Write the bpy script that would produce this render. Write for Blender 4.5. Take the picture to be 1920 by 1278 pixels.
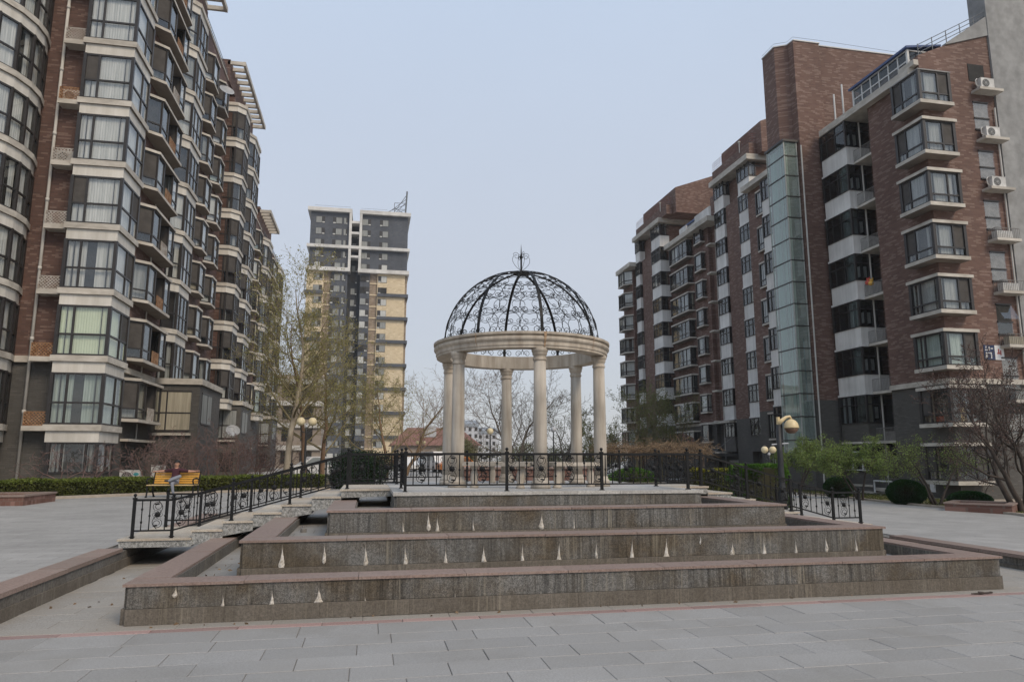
import bpy, math, random
import numpy as np
from mathutils import Vector, Matrix

for _o in list(bpy.data.objects):
    bpy.data.objects.remove(_o)
sc = bpy.context.scene
COL = sc.collection
R = math.radians

# ------------------------------------------------------------------ camera
cd = bpy.data.cameras.new('camera')
cam = bpy.data.objects.new('camera', cd)
COL.objects.link(cam)
cam.location = (0, 0, 1.65)
cam.rotation_euler = (R(90 + 9.309), 0, R(-11.334))
cd.sensor_width = 36.0
cd.lens = 36.0 * 1330 / 1920
cd.clip_start = 0.05
cd.clip_end = 4000
sc.camera = cam

# ------------------------------------------------------------------ sky, sun, exposure
SUN_EL, SUN_AZ = R(44), R(152)            # azimuth clockwise from +Y : hazy sun behind the camera to the right
w = bpy.data.worlds.new('World')
sc.world = w
w.use_nodes = True
nt = w.node_tree
nt.nodes.clear()
wo = nt.nodes.new('ShaderNodeOutputWorld')
bg = nt.nodes.new('ShaderNodeBackground')
sky = nt.nodes.new('ShaderNodeTexSky')
sky.sky_type = 'NISHITA'
sky.sun_disc = False
sky.sun_elevation = SUN_EL
sky.sun_rotation = SUN_AZ
sky.air_density = 1.0
sky.dust_density = 1.6
sky.ozone_density = 2.2
mixn = nt.nodes.new('ShaderNodeMix')
mixn.data_type = 'RGBA'
mixn.inputs[0].default_value = 0.78
# even haze veil over the sky : whitish at the horizon, paler blue overhead, the same all round
tc = nt.nodes.new('ShaderNodeTexCoord'); sx = nt.nodes.new('ShaderNodeSeparateXYZ'); vr = nt.nodes.new('ShaderNodeValToRGB')
nt.links.new(tc.outputs['Generated'], sx.inputs[0]); nt.links.new(sx.outputs[2], vr.inputs[0])
vr.color_ramp.elements[0].position = 0.0; vr.color_ramp.elements[0].color = (0.470, 0.470, 0.490, 1)
vr.color_ramp.elements[1].position = 0.75; vr.color_ramp.elements[1].color = (0.49, 0.60, 0.76, 1)
q_ = vr.color_ramp.elements.new(0.26); q_.color = (0.510, 0.535, 0.585, 1)
vm = nt.nodes.new('ShaderNodeVectorMath'); vm.operation = 'SCALE'; vm.inputs['Scale'].default_value = 10.0
cn = nt.nodes.new('ShaderNodeTexNoise'); cn.inputs['Scale'].default_value = 2.2; cn.inputs['Detail'].default_value = 5; cn.inputs['Roughness'].default_value = 0.55
nt.links.new(tc.outputs['Generated'], cn.inputs['Vector'])
cm = nt.nodes.new('ShaderNodeMath'); cm.operation = 'MULTIPLY_ADD'; cm.inputs[1].default_value = 1.1; cm.inputs[2].default_value = 9.45
nt.links.new(cn.outputs['Fac'], cm.inputs[0]); nt.links.new(cm.outputs[0], vm.inputs['Scale'])
nt.links.new(vr.outputs[0], vm.inputs[0]); nt.links.new(vm.outputs[0], mixn.inputs[7])
nt.links.new(sky.outputs[0], mixn.inputs[6])
nt.links.new(mixn.outputs[2], bg.inputs[0])
bg.inputs[1].default_value = 0.135
nt.links.new(bg.outputs[0], wo.inputs[0])

sd = bpy.data.lights.new('sun', 'SUN')
sd.energy = 2.2
sd.angle = R(24)
sd.color = (1.0, 0.84, 0.65)
sun = bpy.data.objects.new('sun', sd)
COL.objects.link(sun)
sdir = Vector((math.sin(SUN_AZ) * math.cos(SUN_EL), math.cos(SUN_AZ) * math.cos(SUN_EL), math.sin(SUN_EL)))
sun.rotation_euler = sdir.to_track_quat('Z', 'Y').to_euler()
sun.location = sdir * 60

vs = sc.view_settings
sc.display_settings.display_device = 'sRGB'
vs.view_transform = 'Standard'
vs.look = 'None'
vs.exposure = 0.0
vs.gamma = 1.0
vs.use_curve_mapping = False
sc.cycles.max_bounces = 6
sc.cycles.diffuse_bounces = 3
sc.cycles.glossy_bounces = 3
sc.cycles.transparent_max_bounces = 12
sc.cycles.transmission_bounces = 4
sc.cycles.use_denoising = True

# ------------------------------------------------------------------ materials
MATS = {}


def nmat(name):
    m = bpy.data.materials.new(name)
    m.use_nodes = True
    b = m.node_tree.nodes['Principled BSDF']
    MATS[name] = m
    return m, m.node_tree, b


def N(t, typ, **kw):
    n = t.nodes.new(typ)
    for k, v in kw.items():
        setattr(n, k, v)
    return n


def ramp(t, fac, stops):
    r = N(t, 'ShaderNodeValToRGB')
    e = r.color_ramp.elements
    while len(e) < len(stops):
        e.new(0.5)
    for i, (p, c) in enumerate(stops):
        e[i].position = p
        e[i].color = (c[0], c[1], c[2], 1) if not isinstance(c, (int, float)) else (c, c, c, 1)
    t.links.new(fac, r.inputs[0])
    return r.outputs[0]


def pos(t, scale=(1, 1, 1)):
    g = N(t, 'ShaderNodeNewGeometry')
    v = N(t, 'ShaderNodeVectorMath', operation='MULTIPLY')
    v.inputs[1].default_value = scale
    t.links.new(g.outputs['Position'], v.inputs[0])
    return v.outputs[0]


def noise(t, vec, scale, detail=4, rough=0.6):
    n = N(t, 'ShaderNodeTexNoise')
    n.inputs['Scale'].default_value = scale
    n.inputs['Detail'].default_value = detail
    n.inputs['Roughness'].default_value = rough
    t.links.new(vec, n.inputs['Vector'])
    return n.outputs['Fac']


def mixc(t, fac, a, b, mode='MIX'):
    m = N(t, 'ShaderNodeMix', data_type='RGBA', blend_type=mode)
    for s, v in ((0, fac), (6, a), (7, b)):
        if hasattr(v, 'is_linked') or isinstance(v, bpy.types.NodeSocket):
            t.links.new(v, m.inputs[s])
        elif isinstance(v, (int, float)):
            m.inputs[s].default_value = v
        else:
            m.inputs[s].default_value = (v[0], v[1], v[2], 1)
    return m.outputs[2]


def bump(t, b, h, strength=0.3, dist=0.01):
    n = N(t, 'ShaderNodeBump')
    n.inputs['Strength'].default_value = strength
    n.inputs['Distance'].default_value = dist
    t.links.new(h, n.inputs['Height'])
    t.links.new(n.outputs[0], b.inputs['Normal'])


def uvec(t, sx=1.0, sz=1.0):
    """(x+y, z) on upright axis-aligned walls"""
    g = N(t, 'ShaderNodeNewGeometry')
    s = N(t, 'ShaderNodeSeparateXYZ')
    t.links.new(g.outputs['Position'], s.inputs[0])
    a = N(t, 'ShaderNodeMath', operation='ADD')
    t.links.new(s.outputs[0], a.inputs[0])
    t.links.new(s.outputs[1], a.inputs[1])
    c = N(t, 'ShaderNodeCombineXYZ')
    m1 = N(t, 'ShaderNodeMath', operation='MULTIPLY'); m1.inputs[1].default_value = sx
    m2 = N(t, 'ShaderNodeMath', operation='MULTIPLY'); m2.inputs[1].default_value = sz
    t.links.new(a.outputs[0], m1.inputs[0]); t.links.new(s.outputs[2], m2.inputs[0])
    t.links.new(m1.outputs[0], c.inputs[0]); t.links.new(m2.outputs[0], c.inputs[1])
    return c.outputs[0]


def simple(name, c1, c2, scale=3.0, rough=0.7, bmp=0.0, bscale=None, stretch=(1, 1, 1), metal=0.0, fine=None, spec=0.35, big=None):
    m, t, b = nmat(name)
    p = pos(t, stretch)
    f = noise(t, p, scale, 6, 0.62)
    col = ramp(t, f, [(0.3, c1), (0.7, c2)])
    if fine:
        f2 = noise(t, pos(t), fine, 2, 0.5)
        col = mixc(t, 1.0, col, ramp(t, f2, [(0.3, 0.72), (0.7, 1.25)]), 'MULTIPLY')
    if big:
        f3 = noise(t, pos(t), big, 3, 0.5)
        col = mixc(t, 1.0, col, ramp(t, f3, [(0.3, 0.8), (0.7, 1.12)]), 'MULTIPLY')
    t.links.new(col, b.inputs['Base Color'])
    b.inputs['Roughness'].default_value = rough
    b.inputs['Metallic'].default_value = metal
    b.inputs['Specular IOR Level'].default_value = spec
    if bmp:
        bump(t, b, noise(t, p, bscale or scale * 4, 5, 0.6), bmp, 0.01)
    return m


def brick(name, dark, mid, light, mortar, bw=0.28, bh=0.075, soot=0.25, p_light=0.86):
    m, t, b = nmat(name)
    v = uvec(t)
    bt = N(t, 'ShaderNodeTexBrick')
    bt.inputs['Color1'].default_value = (0, 0, 0, 1)
    bt.inputs['Color2'].default_value = (1, 1, 1, 1)
    bt.inputs['Mortar'].default_value = (0.5, 0.5, 0.5, 1)
    bt.inputs['Scale'].default_value = 1.0
    bt.inputs['Mortar Size'].default_value = 0.007
    bt.inputs['Mortar Smooth'].default_value = 0.2
    bt.inputs['Brick Width'].default_value = bw
    bt.inputs['Row Height'].default_value = bh
    t.links.new(v, bt.inputs['Vector'])
    col = ramp(t, bt.outputs['Color'], [(0.0, dark), (0.45, mid), (p_light - 0.06, mid), (p_light, light), (1.0, light)])
    col = mixc(t, bt.outputs['Fac'], col, mortar)
    big = noise(t, pos(t, (1, 1, 0.4)), 0.35, 5, 0.6)
    col = mixc(t, 1.0, col, ramp(t, big, [(0.28, 1 - soot), (0.72, 1 + soot * 0.5)]), 'MULTIPLY')
    t.links.new(col, b.inputs['Base Color'])
    b.inputs['Roughness'].default_value = 0.75
    b.inputs['Specular IOR Level'].default_value = 0.3
    inv = N(t, 'ShaderNodeMath', operation='SUBTRACT'); inv.inputs[0].default_value = 1.0
    t.links.new(bt.outputs['Fac'], inv.inputs[1])
    bump(t, b, inv.outputs[0], 0.4, 0.006)
    return m


def glass(name, tint, ior=1.9, rough=0.02, body=(0.02, 0.025, 0.027), clear=0.72):
    m, t, b = nmat(name)
    out = t.nodes['Material Output']
    tr = N(t, 'ShaderNodeBsdfTransparent'); tr.inputs[0].default_value = (*tint, 1)
    df = N(t, 'ShaderNodeBsdfDiffuse'); df.inputs[0].default_value = (*body, 1)
    gl = N(t, 'ShaderNodeBsdfGlossy'); gl.inputs['Roughness'].default_value = rough
    gl.inputs[0].default_value = (0.92, 0.96, 0.97, 1)
    m1 = N(t, 'ShaderNodeMixShader'); m1.inputs[0].default_value = clear
    t.links.new(df.outputs[0], m1.inputs[1]); t.links.new(tr.outputs[0], m1.inputs[2])
    # Schlick reflectance, the same from both faces of the pane
    g = N(t, 'ShaderNodeNewGeometry')
    dt = N(t, 'ShaderNodeVectorMath', operation='DOT_PRODUCT')
    t.links.new(g.outputs['Normal'], dt.inputs[0]); t.links.new(g.outputs['Incoming'], dt.inputs[1])
    ab = N(t, 'ShaderNodeMath', operation='ABSOLUTE'); t.links.new(dt.outputs['Value'], ab.inputs[0])
    om = N(t, 'ShaderNodeMath', operation='SUBTRACT'); om.inputs[0].default_value = 1.0; t.links.new(ab.outputs[0], om.inputs[1])
    pw = N(t, 'ShaderNodeMath', operation='POWER'); pw.inputs[1].default_value = 5.0; t.links.new(om.outputs[0], pw.inputs[0])
    f0 = ((ior - 1) / (ior + 1)) ** 2
    fr = N(t, 'ShaderNodeMath', operation='MULTIPLY_ADD'); fr.inputs[1].default_value = 1 - f0; fr.inputs[2].default_value = f0
    t.links.new(pw.outputs[0], fr.inputs[0])
    wv = noise(t, pos(t), 1.3, 2, 0.5)
    bp = N(t, 'ShaderNodeBump'); bp.inputs['Strength'].default_value = 0.04; bp.inputs['Distance'].default_value = 0.05
    t.links.new(wv, bp.inputs['Height']); t.links.new(bp.outputs[0], gl.inputs['Normal'])
    m2 = N(t, 'ShaderNodeMixShader')
    t.links.new(fr.outputs[0], m2.inputs[0]); t.links.new(m1.outputs[0], m2.inputs[1]); t.links.new(gl.outputs[0], m2.inputs[2])
    t.links.new(m2.outputs[0], out.inputs[0])
    return m


def leafmat(name, c1, c2, c3, scale=2.0, trans=0.25):
    m, t, b = nmat(name)
    f = noise(t, pos(t), scale, 5, 0.65)
    f2 = noise(t, pos(t), scale * 14, 2, 0.5)
    col = ramp(t, f, [(0.3, c1), (0.5, c2), (0.72, c3)])
    col = mixc(t, 1.0, col, ramp(t, f2, [(0.25, 0.6), (0.75, 1.4)]), 'MULTIPLY')
    t.links.new(col, b.inputs['Base Color'])
    b.inputs['Roughness'].default_value = 0.6
    b.inputs['Specular IOR Level'].default_value = 0.25
    if trans:
        out = t.nodes['Material Output']
        tl = N(t, 'ShaderNodeBsdfTranslucent')
        t.links.new(col, tl.inputs[0])
        mx = N(t, 'ShaderNodeMixShader'); mx.inputs[0].default_value = trans
        t.links.new(b.outputs[0], mx.inputs[1]); t.links.new(tl.outputs[0], mx.inputs[2])
        t.links.new(mx.outputs[0], out.inputs[0])
    return m


def tiles(name, c1, c2, joint, bw, bh, rot=False, rough=0.55, jm=0.006, grain=60, dirt=0.2):
    m, t, b = nmat(name)
    g = N(t, 'ShaderNodeNewGeometry')
    bt = N(t, 'ShaderNodeTexBrick')
    bt.inputs['Color1'].default_value = (0, 0, 0, 1); bt.inputs['Color2'].default_value = (1, 1, 1, 1)
    bt.inputs['Mortar'].default_value = (0.5, 0.5, 0.5, 1)
    bt.inputs['Scale'].default_value = 1.0
    bt.inputs['Mortar Size'].default_value = jm
    bt.inputs['Brick Width'].default_value = bw; bt.inputs['Row Height'].default_value = bh
    t.links.new(g.outputs['Position'], bt.inputs['Vector'])
    col = ramp(t, bt.outputs['Color'], [(0.0, c1), (1.0, c2)])
    col = mixc(t, bt.outputs['Fac'], col, joint)
    f = noise(t, pos(t), 0.7, 6, 0.65)
    col = mixc(t, 1.0, col, ramp(t, f, [(0.3, 1 - dirt), (0.7, 1 + dirt * 0.4)]), 'MULTIPLY')
    f2 = noise(t, pos(t), grain, 2, 0.5)
    col = mixc(t, 1.0, col, ramp(t, f2, [(0.3, 0.85), (0.7, 1.15)]), 'MULTIPLY')
    t.links.new(col, b.inputs['Base Color'])
    b.inputs['Roughness'].default_value = rough
    inv = N(t, 'ShaderNodeMath', operation='SUBTRACT'); inv.inputs[0].default_value = 1.0
    t.links.new(bt.outputs['Fac'], inv.inputs[1])
    bump(t, b, inv.outputs[0], 0.5, 0.006)
    return m


def stone_piece(name, c1, c2, rough=0.5, grain=90, streak=0.0, tint=None, moss=0.0, vary=0.25, fleck=0.3, dirt=0.0):
    """granite: fine speckle, each piece its own shade, optional run-off streaks"""
    m, t, b = nmat(name)
    f = noise(t, pos(t), grain, 3, 0.7)
    col = ramp(t, f, [(0.35, c1), (0.62, c2)])
    sp = noise(t, pos(t), grain * 0.45, 2, 0.5)
    col = mixc(t, 1.0, col, ramp(t, sp, [(0.38, 1 - fleck), (0.6, 1 + fleck * 0.4)]), 'MULTIPLY')
    oi = N(t, 'ShaderNodeObjectInfo')
    col = mixc(t, 1.0, col, ramp(t, oi.outputs['Random'], [(0.0, 1 - vary), (1.0, 1 + vary * 0.55)]), 'MULTIPLY')
    blot = noise(t, pos(t), 1.1, 6, 0.65)
    if tint:
        tf = ramp(t, blot, [(0.42, 0.0), (0.68, 0.65)])
        col = mixc(t, tf, col, tint)
    if streak:
        gr = noise(t, pos(t, (0.75, 0.75, 0.9)), 1.0, 5, 0.65)          # broad brown run-off film
        col = mixc(t, ramp(t, gr, [(0.46, 0.0), (0.62, min(1, streak * 1.6))]), col, mixc(t, 1.0, col, (0.62, 0.50, 0.36), 'MULTIPLY'))
        sf = noise(t, pos(t, (22, 22, 0.7)), 1.0, 4, 0.75)              # dark drips
        sm = noise(t, pos(t, (1.6, 1.6, 0.4)), 1.0, 3, 0.5)
        dark = ramp(t, sf, [(0.36, 1 - streak), (0.56, 1.05)])
        col = mixc(t, ramp(t, sm, [(0.38, 0.1), (0.58, 1.0)]), col, mixc(t, 1.0, col, dark, 'MULTIPLY'))
        lf = noise(t, pos(t, (27, 27, 0.6)), 1.0, 3, 0.8)               # pale mineral drips
        lg = noise(t, pos(t, (1.1, 1.1, 0.2)), 1.7, 3, 0.5)
        la = N(t, 'ShaderNodeMath', operation='MULTIPLY')
        t.links.new(ramp(t, lf, [(0.52, 0.0), (0.68, 0.55)]), la.inputs[0]); t.links.new(ramp(t, lg, [(0.42, 0.0), (0.60, 1.0)]), la.inputs[1])
        col = mixc(t, la.outputs[0], col, (0.34, 0.305, 0.235))
    if moss:
        mf = noise(t, pos(t, (2.5, 2.5, 1)), 1.0, 6, 0.7)
        col = mixc(t, ramp(t, mf, [(0.45, 0.0), (0.7, moss)]), col, (0.062, 0.050, 0.034))
    if dirt:
        df = noise(t, pos(t), 0.9, 7, 0.7)
        col = mixc(t, ramp(t, df, [(0.5, 0.0), (0.72, dirt)]), col, (0.17, 0.155, 0.13))
        d2 = noise(t, pos(t), 6.0, 5, 0.75)
        col = mixc(t, ramp(t, d2, [(0.62, 0.0), (0.75, dirt)]), col, (0.16, 0.145, 0.125))
    t.links.new(col, b.inputs['Base Color'])
    b.inputs['Roughness'].default_value = rough
    b.inputs['Specular IOR Level'].default_value = 0.35
    bump(t, b, f, 0.12, 0.004)
    return m


brick('brick_left', (0.095, 0.054, 0.043), (0.13, 0.072, 0.056), (0.20, 0.13, 0.105), (0.11, 0.078, 0.066), p_light=0.86)
brick('brick_right', (0.125, 0.069, 0.054), (0.155, 0.09, 0.069), (0.225, 0.15, 0.121), (0.14, 0.098, 0.082), bw=0.32, bh=0.085, p_light=0.80)
brick('grey_tile', (0.085, 0.08, 0.072), (0.102, 0.096, 0.087), (0.12, 0.112, 0.102), (0.08, 0.075, 0.068), p_light=0.9)
brick('planter_brick', (0.125, 0.062, 0.047), (0.17, 0.088, 0.067), (0.23, 0.13, 0.105), (0.16, 0.11, 0.09), bw=0.12, bh=0.2, p_light=0.7)
brick('tower_grey', (0.075, 0.083, 0.098), (0.09, 0.098, 0.113), (0.1, 0.108, 0.122), (0.08, 0.087, 0.1), bw=0.6, bh=0.3)
brick('tower_beige', (0.56, 0.45, 0.29), (0.63, 0.52, 0.35), (0.68, 0.57, 0.40), (0.5, 0.41, 0.28), bw=0.6, bh=0.3, soot=0.08)
brick('tower_tan', (0.23, 0.175, 0.125), (0.30, 0.235, 0.17), (0.36, 0.29, 0.22), (0.22, 0.175, 0.13), bw=0.6, bh=0.2)
simple('tower_black', (0.02, 0.023, 0.028), (0.03, 0.034, 0.04), 0.5)
simple('tower_white', (0.55, 0.54, 0.51), (0.66, 0.65, 0.62), 0.8, big=0.2)
simple('sill_stone', (0.38, 0.345, 0.29), (0.60, 0.56, 0.495), 1.6, 0.8, bmp=0.1, stretch=(1, 1, 2.5), big=0.5)
simple('fascia_paint', (0.53, 0.50, 0.44), (0.68, 0.65, 0.59), 1.2, 0.75, stretch=(2.5, 2.5, 0.3), big=0.4)
simple('white_panel', (0.58, 0.565, 0.53), (0.74, 0.725, 0.69), 1.4, 0.75, stretch=(3.5, 3.5, 0.25), big=0.5)
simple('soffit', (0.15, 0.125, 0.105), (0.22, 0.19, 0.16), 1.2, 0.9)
simple('concrete', (0.235, 0.235, 0.23), (0.31, 0.31, 0.302), 0.6, 0.9, bmp=0.1, bscale=3, stretch=(1, 1, 0.4), big=2.2)
simple('frame_dark', (0.020, 0.0175, 0.016), (0.032, 0.028, 0.026), 3, 0.45, spec=0.5)
simple('frame_white', (0.55, 0.55, 0.53), (0.66, 0.66, 0.64), 3, 0.5)
simple('dark_room', (0.016, 0.016, 0.016), (0.05, 0.048, 0.044), 1.1, 0.9)  # near-black colour standing in for the darkness of unlit rooms
simple('screen_mesh', (0.055, 0.05, 0.045), (0.09, 0.082, 0.075), 2.5, 0.85)
simple('curtain_white', (0.36, 0.37, 0.35), (0.62, 0.62, 0.59), 1.2, 0.9, stretch=(9, 9, 0.4))
simple('curtain_grey', (0.17, 0.18, 0.175), (0.36, 0.37, 0.355), 1.2, 0.9, stretch=(9, 9, 0.4))
simple('curtain_green', (0.22, 0.27, 0.24), (0.40, 0.46, 0.42), 1.2, 0.9, stretch=(9, 9, 0.4))
simple('curtain_warm', (0.24, 0.215, 0.16), (0.44, 0.40, 0.31), 1.2, 0.9, stretch=(9, 9, 0.4))
simple('blind_pale', (0.50, 0.56, 0.40), (0.58, 0.64, 0.47), 1.2, 0.9)
simple('blue_roof', (0.03, 0.06, 0.16), (0.05, 0.09, 0.22), 2, 0.4)
glass('pane_glass', (0.97, 0.98, 0.975), 2.0, clear=0.985)
glass('pane_dark', (0.7, 0.74, 0.75), 1.7, body=(0.012, 0.014, 0.015), clear=0.8)
glass('shaft_glass', (0.82, 0.92, 0.88), 2.1, body=(0.38, 0.47, 0.43), clear=0.62)
simple('shaft_lining', (0.30, 0.36, 0.32), (0.46, 0.53, 0.48), 1.2, 0.8, stretch=(4, 4, 0.5))
simple('shaft_frame', (0.30, 0.31, 0.29), (0.40, 0.41, 0.38), 2, 0.5)
simple('drain_pipe', (0.42, 0.40, 0.36), (0.58, 0.56, 0.52), 2, 0.6, stretch=(1, 1, 0.5))
simple('ac_white', (0.5, 0.49, 0.46), (0.66, 0.65, 0.62), 4, 0.55, big=1.0)
simple('ac_fan', (0.05, 0.05, 0.05), (0.10, 0.10, 0.095), 6, 0.6)
simple('ac_teal', (0.05, 0.26, 0.28), (0.06, 0.30, 0.32), 6, 0.5)
simple('rusty_lattice', (0.20, 0.075, 0.02), (0.42, 0.27, 0.16), 5, 0.8, fine=20)
simple('pale_lattice', (0.28, 0.22, 0.17), (0.55, 0.53, 0.49), 4, 0.8)
simple('rail_red', (0.16, 0.05, 0.035), (0.22, 0.07, 0.05), 4, 0.6)
simple('rail_grey', (0.10, 0.11, 0.12), (0.16, 0.17, 0.18), 4, 0.5)
simple('cage_metal', (0.13, 0.12, 0.11), (0.26, 0.245, 0.225), 4, 0.6)
simple('iron', (0.007, 0.0075, 0.008), (0.013, 0.0135, 0.0145), 8, 0.55, bmp=0.05, spec=0.25)
simple('lamp_iron', (0.016, 0.017, 0.018), (0.03, 0.031, 0.033), 8, 0.5)
simple('lamp_globe', (0.60, 0.50, 0.30), (0.70, 0.60, 0.40), 5, 0.35)
simple('lamp_cream', (0.56, 0.44, 0.24), (0.66, 0.53, 0.31), 5, 0.4)
simple('lamp_amber', (0.10, 0.055, 0.035), (0.14, 0.08, 0.05), 5, 0.2)
simple('rotunda_stone', (0.30, 0.26, 0.21), (0.52, 0.475, 0.41), 1.9, 0.75, bmp=0.06, bscale=30, stretch=(4.0, 4.0, 0.35), big=1.6)
simple('rotunda_ring', (0.33, 0.275, 0.215), (0.53, 0.475, 0.395), 1.8, 0.75, bmp=0.06, bscale=30, stretch=(5, 5, 0.5), big=2.5)
simple('rust_stain', (0.30, 0.19, 0.11), (0.40, 0.28, 0.18), 5, 0.8)
simple('lime_crust', (0.34, 0.29, 0.22), (0.72, 0.69, 0.64), 22, 0.9, bmp=0.6, bscale=60)
stone_piece('granite_wall', (0.072, 0.07, 0.066), (0.225, 0.22, 0.207), 0.6, 84, streak=0.62, moss=0.7, vary=0.06, fleck=0.3)
stone_piece('granite_clean', (0.13, 0.135, 0.135), (0.44, 0.44, 0.42), 0.55, 60, streak=0.1, moss=0.0, vary=0.12, fleck=0.4)
stone_piece('granite_base', (0.11, 0.096, 0.08), (0.17, 0.15, 0.125), 0.8, 60, streak=0.15, moss=0.5, vary=0.12, fleck=0.12)
stone_piece('granite_inner', (0.12, 0.115, 0.105), (0.20, 0.19, 0.175), 0.7, 80, streak=0.25, moss=0.3)
stone_piece('coping_pink', (0.215, 0.15, 0.125), (0.31, 0.23, 0.195), 0.42, 80, tint=(0.25, 0.20, 0.17), vary=0.15, fleck=0.2)
stone_piece('edge_stone', (0.40, 0.345, 0.27), (0.58, 0.53, 0.45), 0.6, 60, vary=0.15, fleck=0.15, tint=(0.33, 0.25, 0.17))
stone_piece('tread_stone', (0.36, 0.345, 0.32), (0.50, 0.485, 0.455), 0.6, 70, vary=0.1, fleck=0.15)
stone_piece('paver_grey', (0.255, 0.248, 0.237), (0.35, 0.342, 0.328), 0.5, 130, tint=(0.27, 0.258, 0.238), vary=0.12, fleck=0.14, dirt=0.35)
stone_piece('paver_pink', (0.29, 0.185, 0.165), (0.40, 0.27, 0.245), 0.55, 110, tint=(0.32, 0.25, 0.22), vary=0.25, fleck=0.15)
stone_piece('paver_moat', (0.23, 0.21, 0.18), (0.36, 0.34, 0.31), 0.65, 100, tint=(0.27, 0.235, 0.19), vary=0.1, fleck=0.12)
simple('joint_dirt', (0.13, 0.115, 0.095), (0.36, 0.335, 0.30), 1.3, 0.95)
tiles('plaza_tile', (0.305, 0.292, 0.272), (0.36, 0.347, 0.325), (0.19, 0.18, 0.165), 0.6, 0.3, dirt=0.2)
tiles('basin_tile', (0.25, 0.235, 0.21), (0.32, 0.305, 0.28), (0.17, 0.15, 0.125), 0.5, 0.5, dirt=0.3)
simple('soil', (0.075, 0.058, 0.038), (0.13, 0.11, 0.07), 3, 0.95, bmp=0.4)
simple('lawn_dry', (0.085, 0.085, 0.035), (0.17, 0.14, 0.075), 4, 0.95, bmp=0.4, fine=25)
simple('far_ground', (0.16, 0.15, 0.13), (0.24, 0.23, 0.20), 0.06, 0.95)
simple('kerb_stone', (0.28, 0.235, 0.19), (0.40, 0.35, 0.29), 3, 0.85)
simple('bark_pale', (0.17, 0.125, 0.08), (0.44, 0.38, 0.29), 2.2, 0.9, bmp=0.3, stretch=(1, 1, 0.5))
simple('bark_brown', (0.14, 0.085, 0.05), (0.26, 0.17, 0.11), 3, 0.9, bmp=0.3, stretch=(1, 1, 0.5))
simple('bark_dark', (0.035, 0.027, 0.022), (0.075, 0.058, 0.047), 3, 0.9)
simple('twig_grey', (0.10, 0.083, 0.065), (0.19, 0.16, 0.13), 2, 0.9)
simple('twig_olive', (0.15, 0.12, 0.06), (0.25, 0.21, 0.12), 2, 0.9)
simple('twig_red', (0.11, 0.068, 0.06), (0.19, 0.125, 0.11), 2, 0.9)
simple('twig_dry', (0.13, 0.085, 0.05), (0.24, 0.17, 0.105), 2, 0.9)
leafmat('leaf_olive', (0.19, 0.18, 0.055), (0.29, 0.27, 0.09), (0.38, 0.35, 0.14), 0.7, 0.4)
leafmat('leaf_spring', (0.12, 0.18, 0.045), (0.19, 0.26, 0.07), (0.25, 0.32, 0.10), 0.9, 0.4)
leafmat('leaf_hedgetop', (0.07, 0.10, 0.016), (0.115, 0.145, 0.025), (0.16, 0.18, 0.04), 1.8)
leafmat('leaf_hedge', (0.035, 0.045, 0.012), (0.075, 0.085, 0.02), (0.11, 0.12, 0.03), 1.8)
leafmat('leaf_box', (0.010, 0.035, 0.010), (0.018, 0.055, 0.014), (0.03, 0.08, 0.018), 2.0)
leafmat('leaf_bright', (0.045, 0.11, 0.012), (0.075, 0.165, 0.018), (0.11, 0.21, 0.028), 1.5)
leafmat('leaf_yellow', (0.11, 0.12, 0.012), (0.20, 0.19, 0.018), (0.27, 0.25, 0.03), 1.5)
leafmat('leaf_conifer', (0.010, 0.022, 0.010), (0.018, 0.038, 0.016), (0.03, 0.06, 0.022), 1.5)
leafmat('leaf_plum', (0.07, 0.038, 0.034), (0.12, 0.075, 0.062), (0.18, 0.125, 0.105), 1.5)
leafmat('leaf_willow', (0.095, 0.115, 0.035), (0.15, 0.17, 0.055), (0.22, 0.23, 0.09), 0.6)
leafmat('leaf_mix', (0.13, 0.115, 0.065), (0.17, 0.165, 0.08), (0.21, 0.22, 0.10), 0.4)
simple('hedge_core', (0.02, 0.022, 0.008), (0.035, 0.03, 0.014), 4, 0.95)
simple('bench_wood', (0.52, 0.25, 0.035), (0.66, 0.36, 0.07), 6, 0.5, stretch=(0.4, 4, 4))
simple('bench_seat', (0.50, 0.36, 0.17), (0.62, 0.46, 0.24), 6, 0.5, stretch=(0.4, 4, 4))
simple('skin', (0.46, 0.25, 0.17), (0.52, 0.29, 0.20), 6, 0.55)
simple('shirt', (0.045, 0.013, 0.020), (0.065, 0.02, 0.028), 5, 0.85)
simple('trousers', (0.17, 0.18, 0.21), (0.24, 0.25, 0.28), 5, 0.85)
simple('shoe', (0.02, 0.02, 0.022), (0.035, 0.035, 0.038), 5, 0.5)
simple('hair', (0.008, 0.007, 0.006), (0.016, 0.013, 0.012), 8, 0.5)
simple('car_white', (0.68, 0.68, 0.68), (0.74, 0.74, 0.74), 2, 0.25, spec=0.6)
simple('car_orange', (0.55, 0.17, 0.03), (0.6, 0.2, 0.04), 2, 0.3, spec=0.6)
simple('car_silver', (0.36, 0.37, 0.38), (0.42, 0.43, 0.44), 2, 0.3, spec=0.6)
simple('tyre', (0.015, 0.015, 0.015), (0.025, 0.025, 0.025), 5, 0.8)
simple('red_roof', (0.17, 0.085, 0.065), (0.24, 0.125, 0.10), 1, 0.85)
simple('far_wall', (0.26, 0.22, 0.18), (0.34, 0.29, 0.25), 0.4, 0.9)
simple('far_white', (0.44, 0.45, 0.47), (0.50, 0.51, 0.53), 0.3, 0.9)  # distance haze put into this colour: white greyed slightly toward blue
simple('far_roof', (0.24, 0.27, 0.30), (0.3, 0.33, 0.36), 0.3, 0.9)
simple('sign_blue', (0.02, 0.03, 0.07), (0.03, 0.045, 0.10), 6, 0.4)
simple('sign_white', (0.66, 0.65, 0.64), (0.74, 0.73, 0.72), 6, 0.4)
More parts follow.
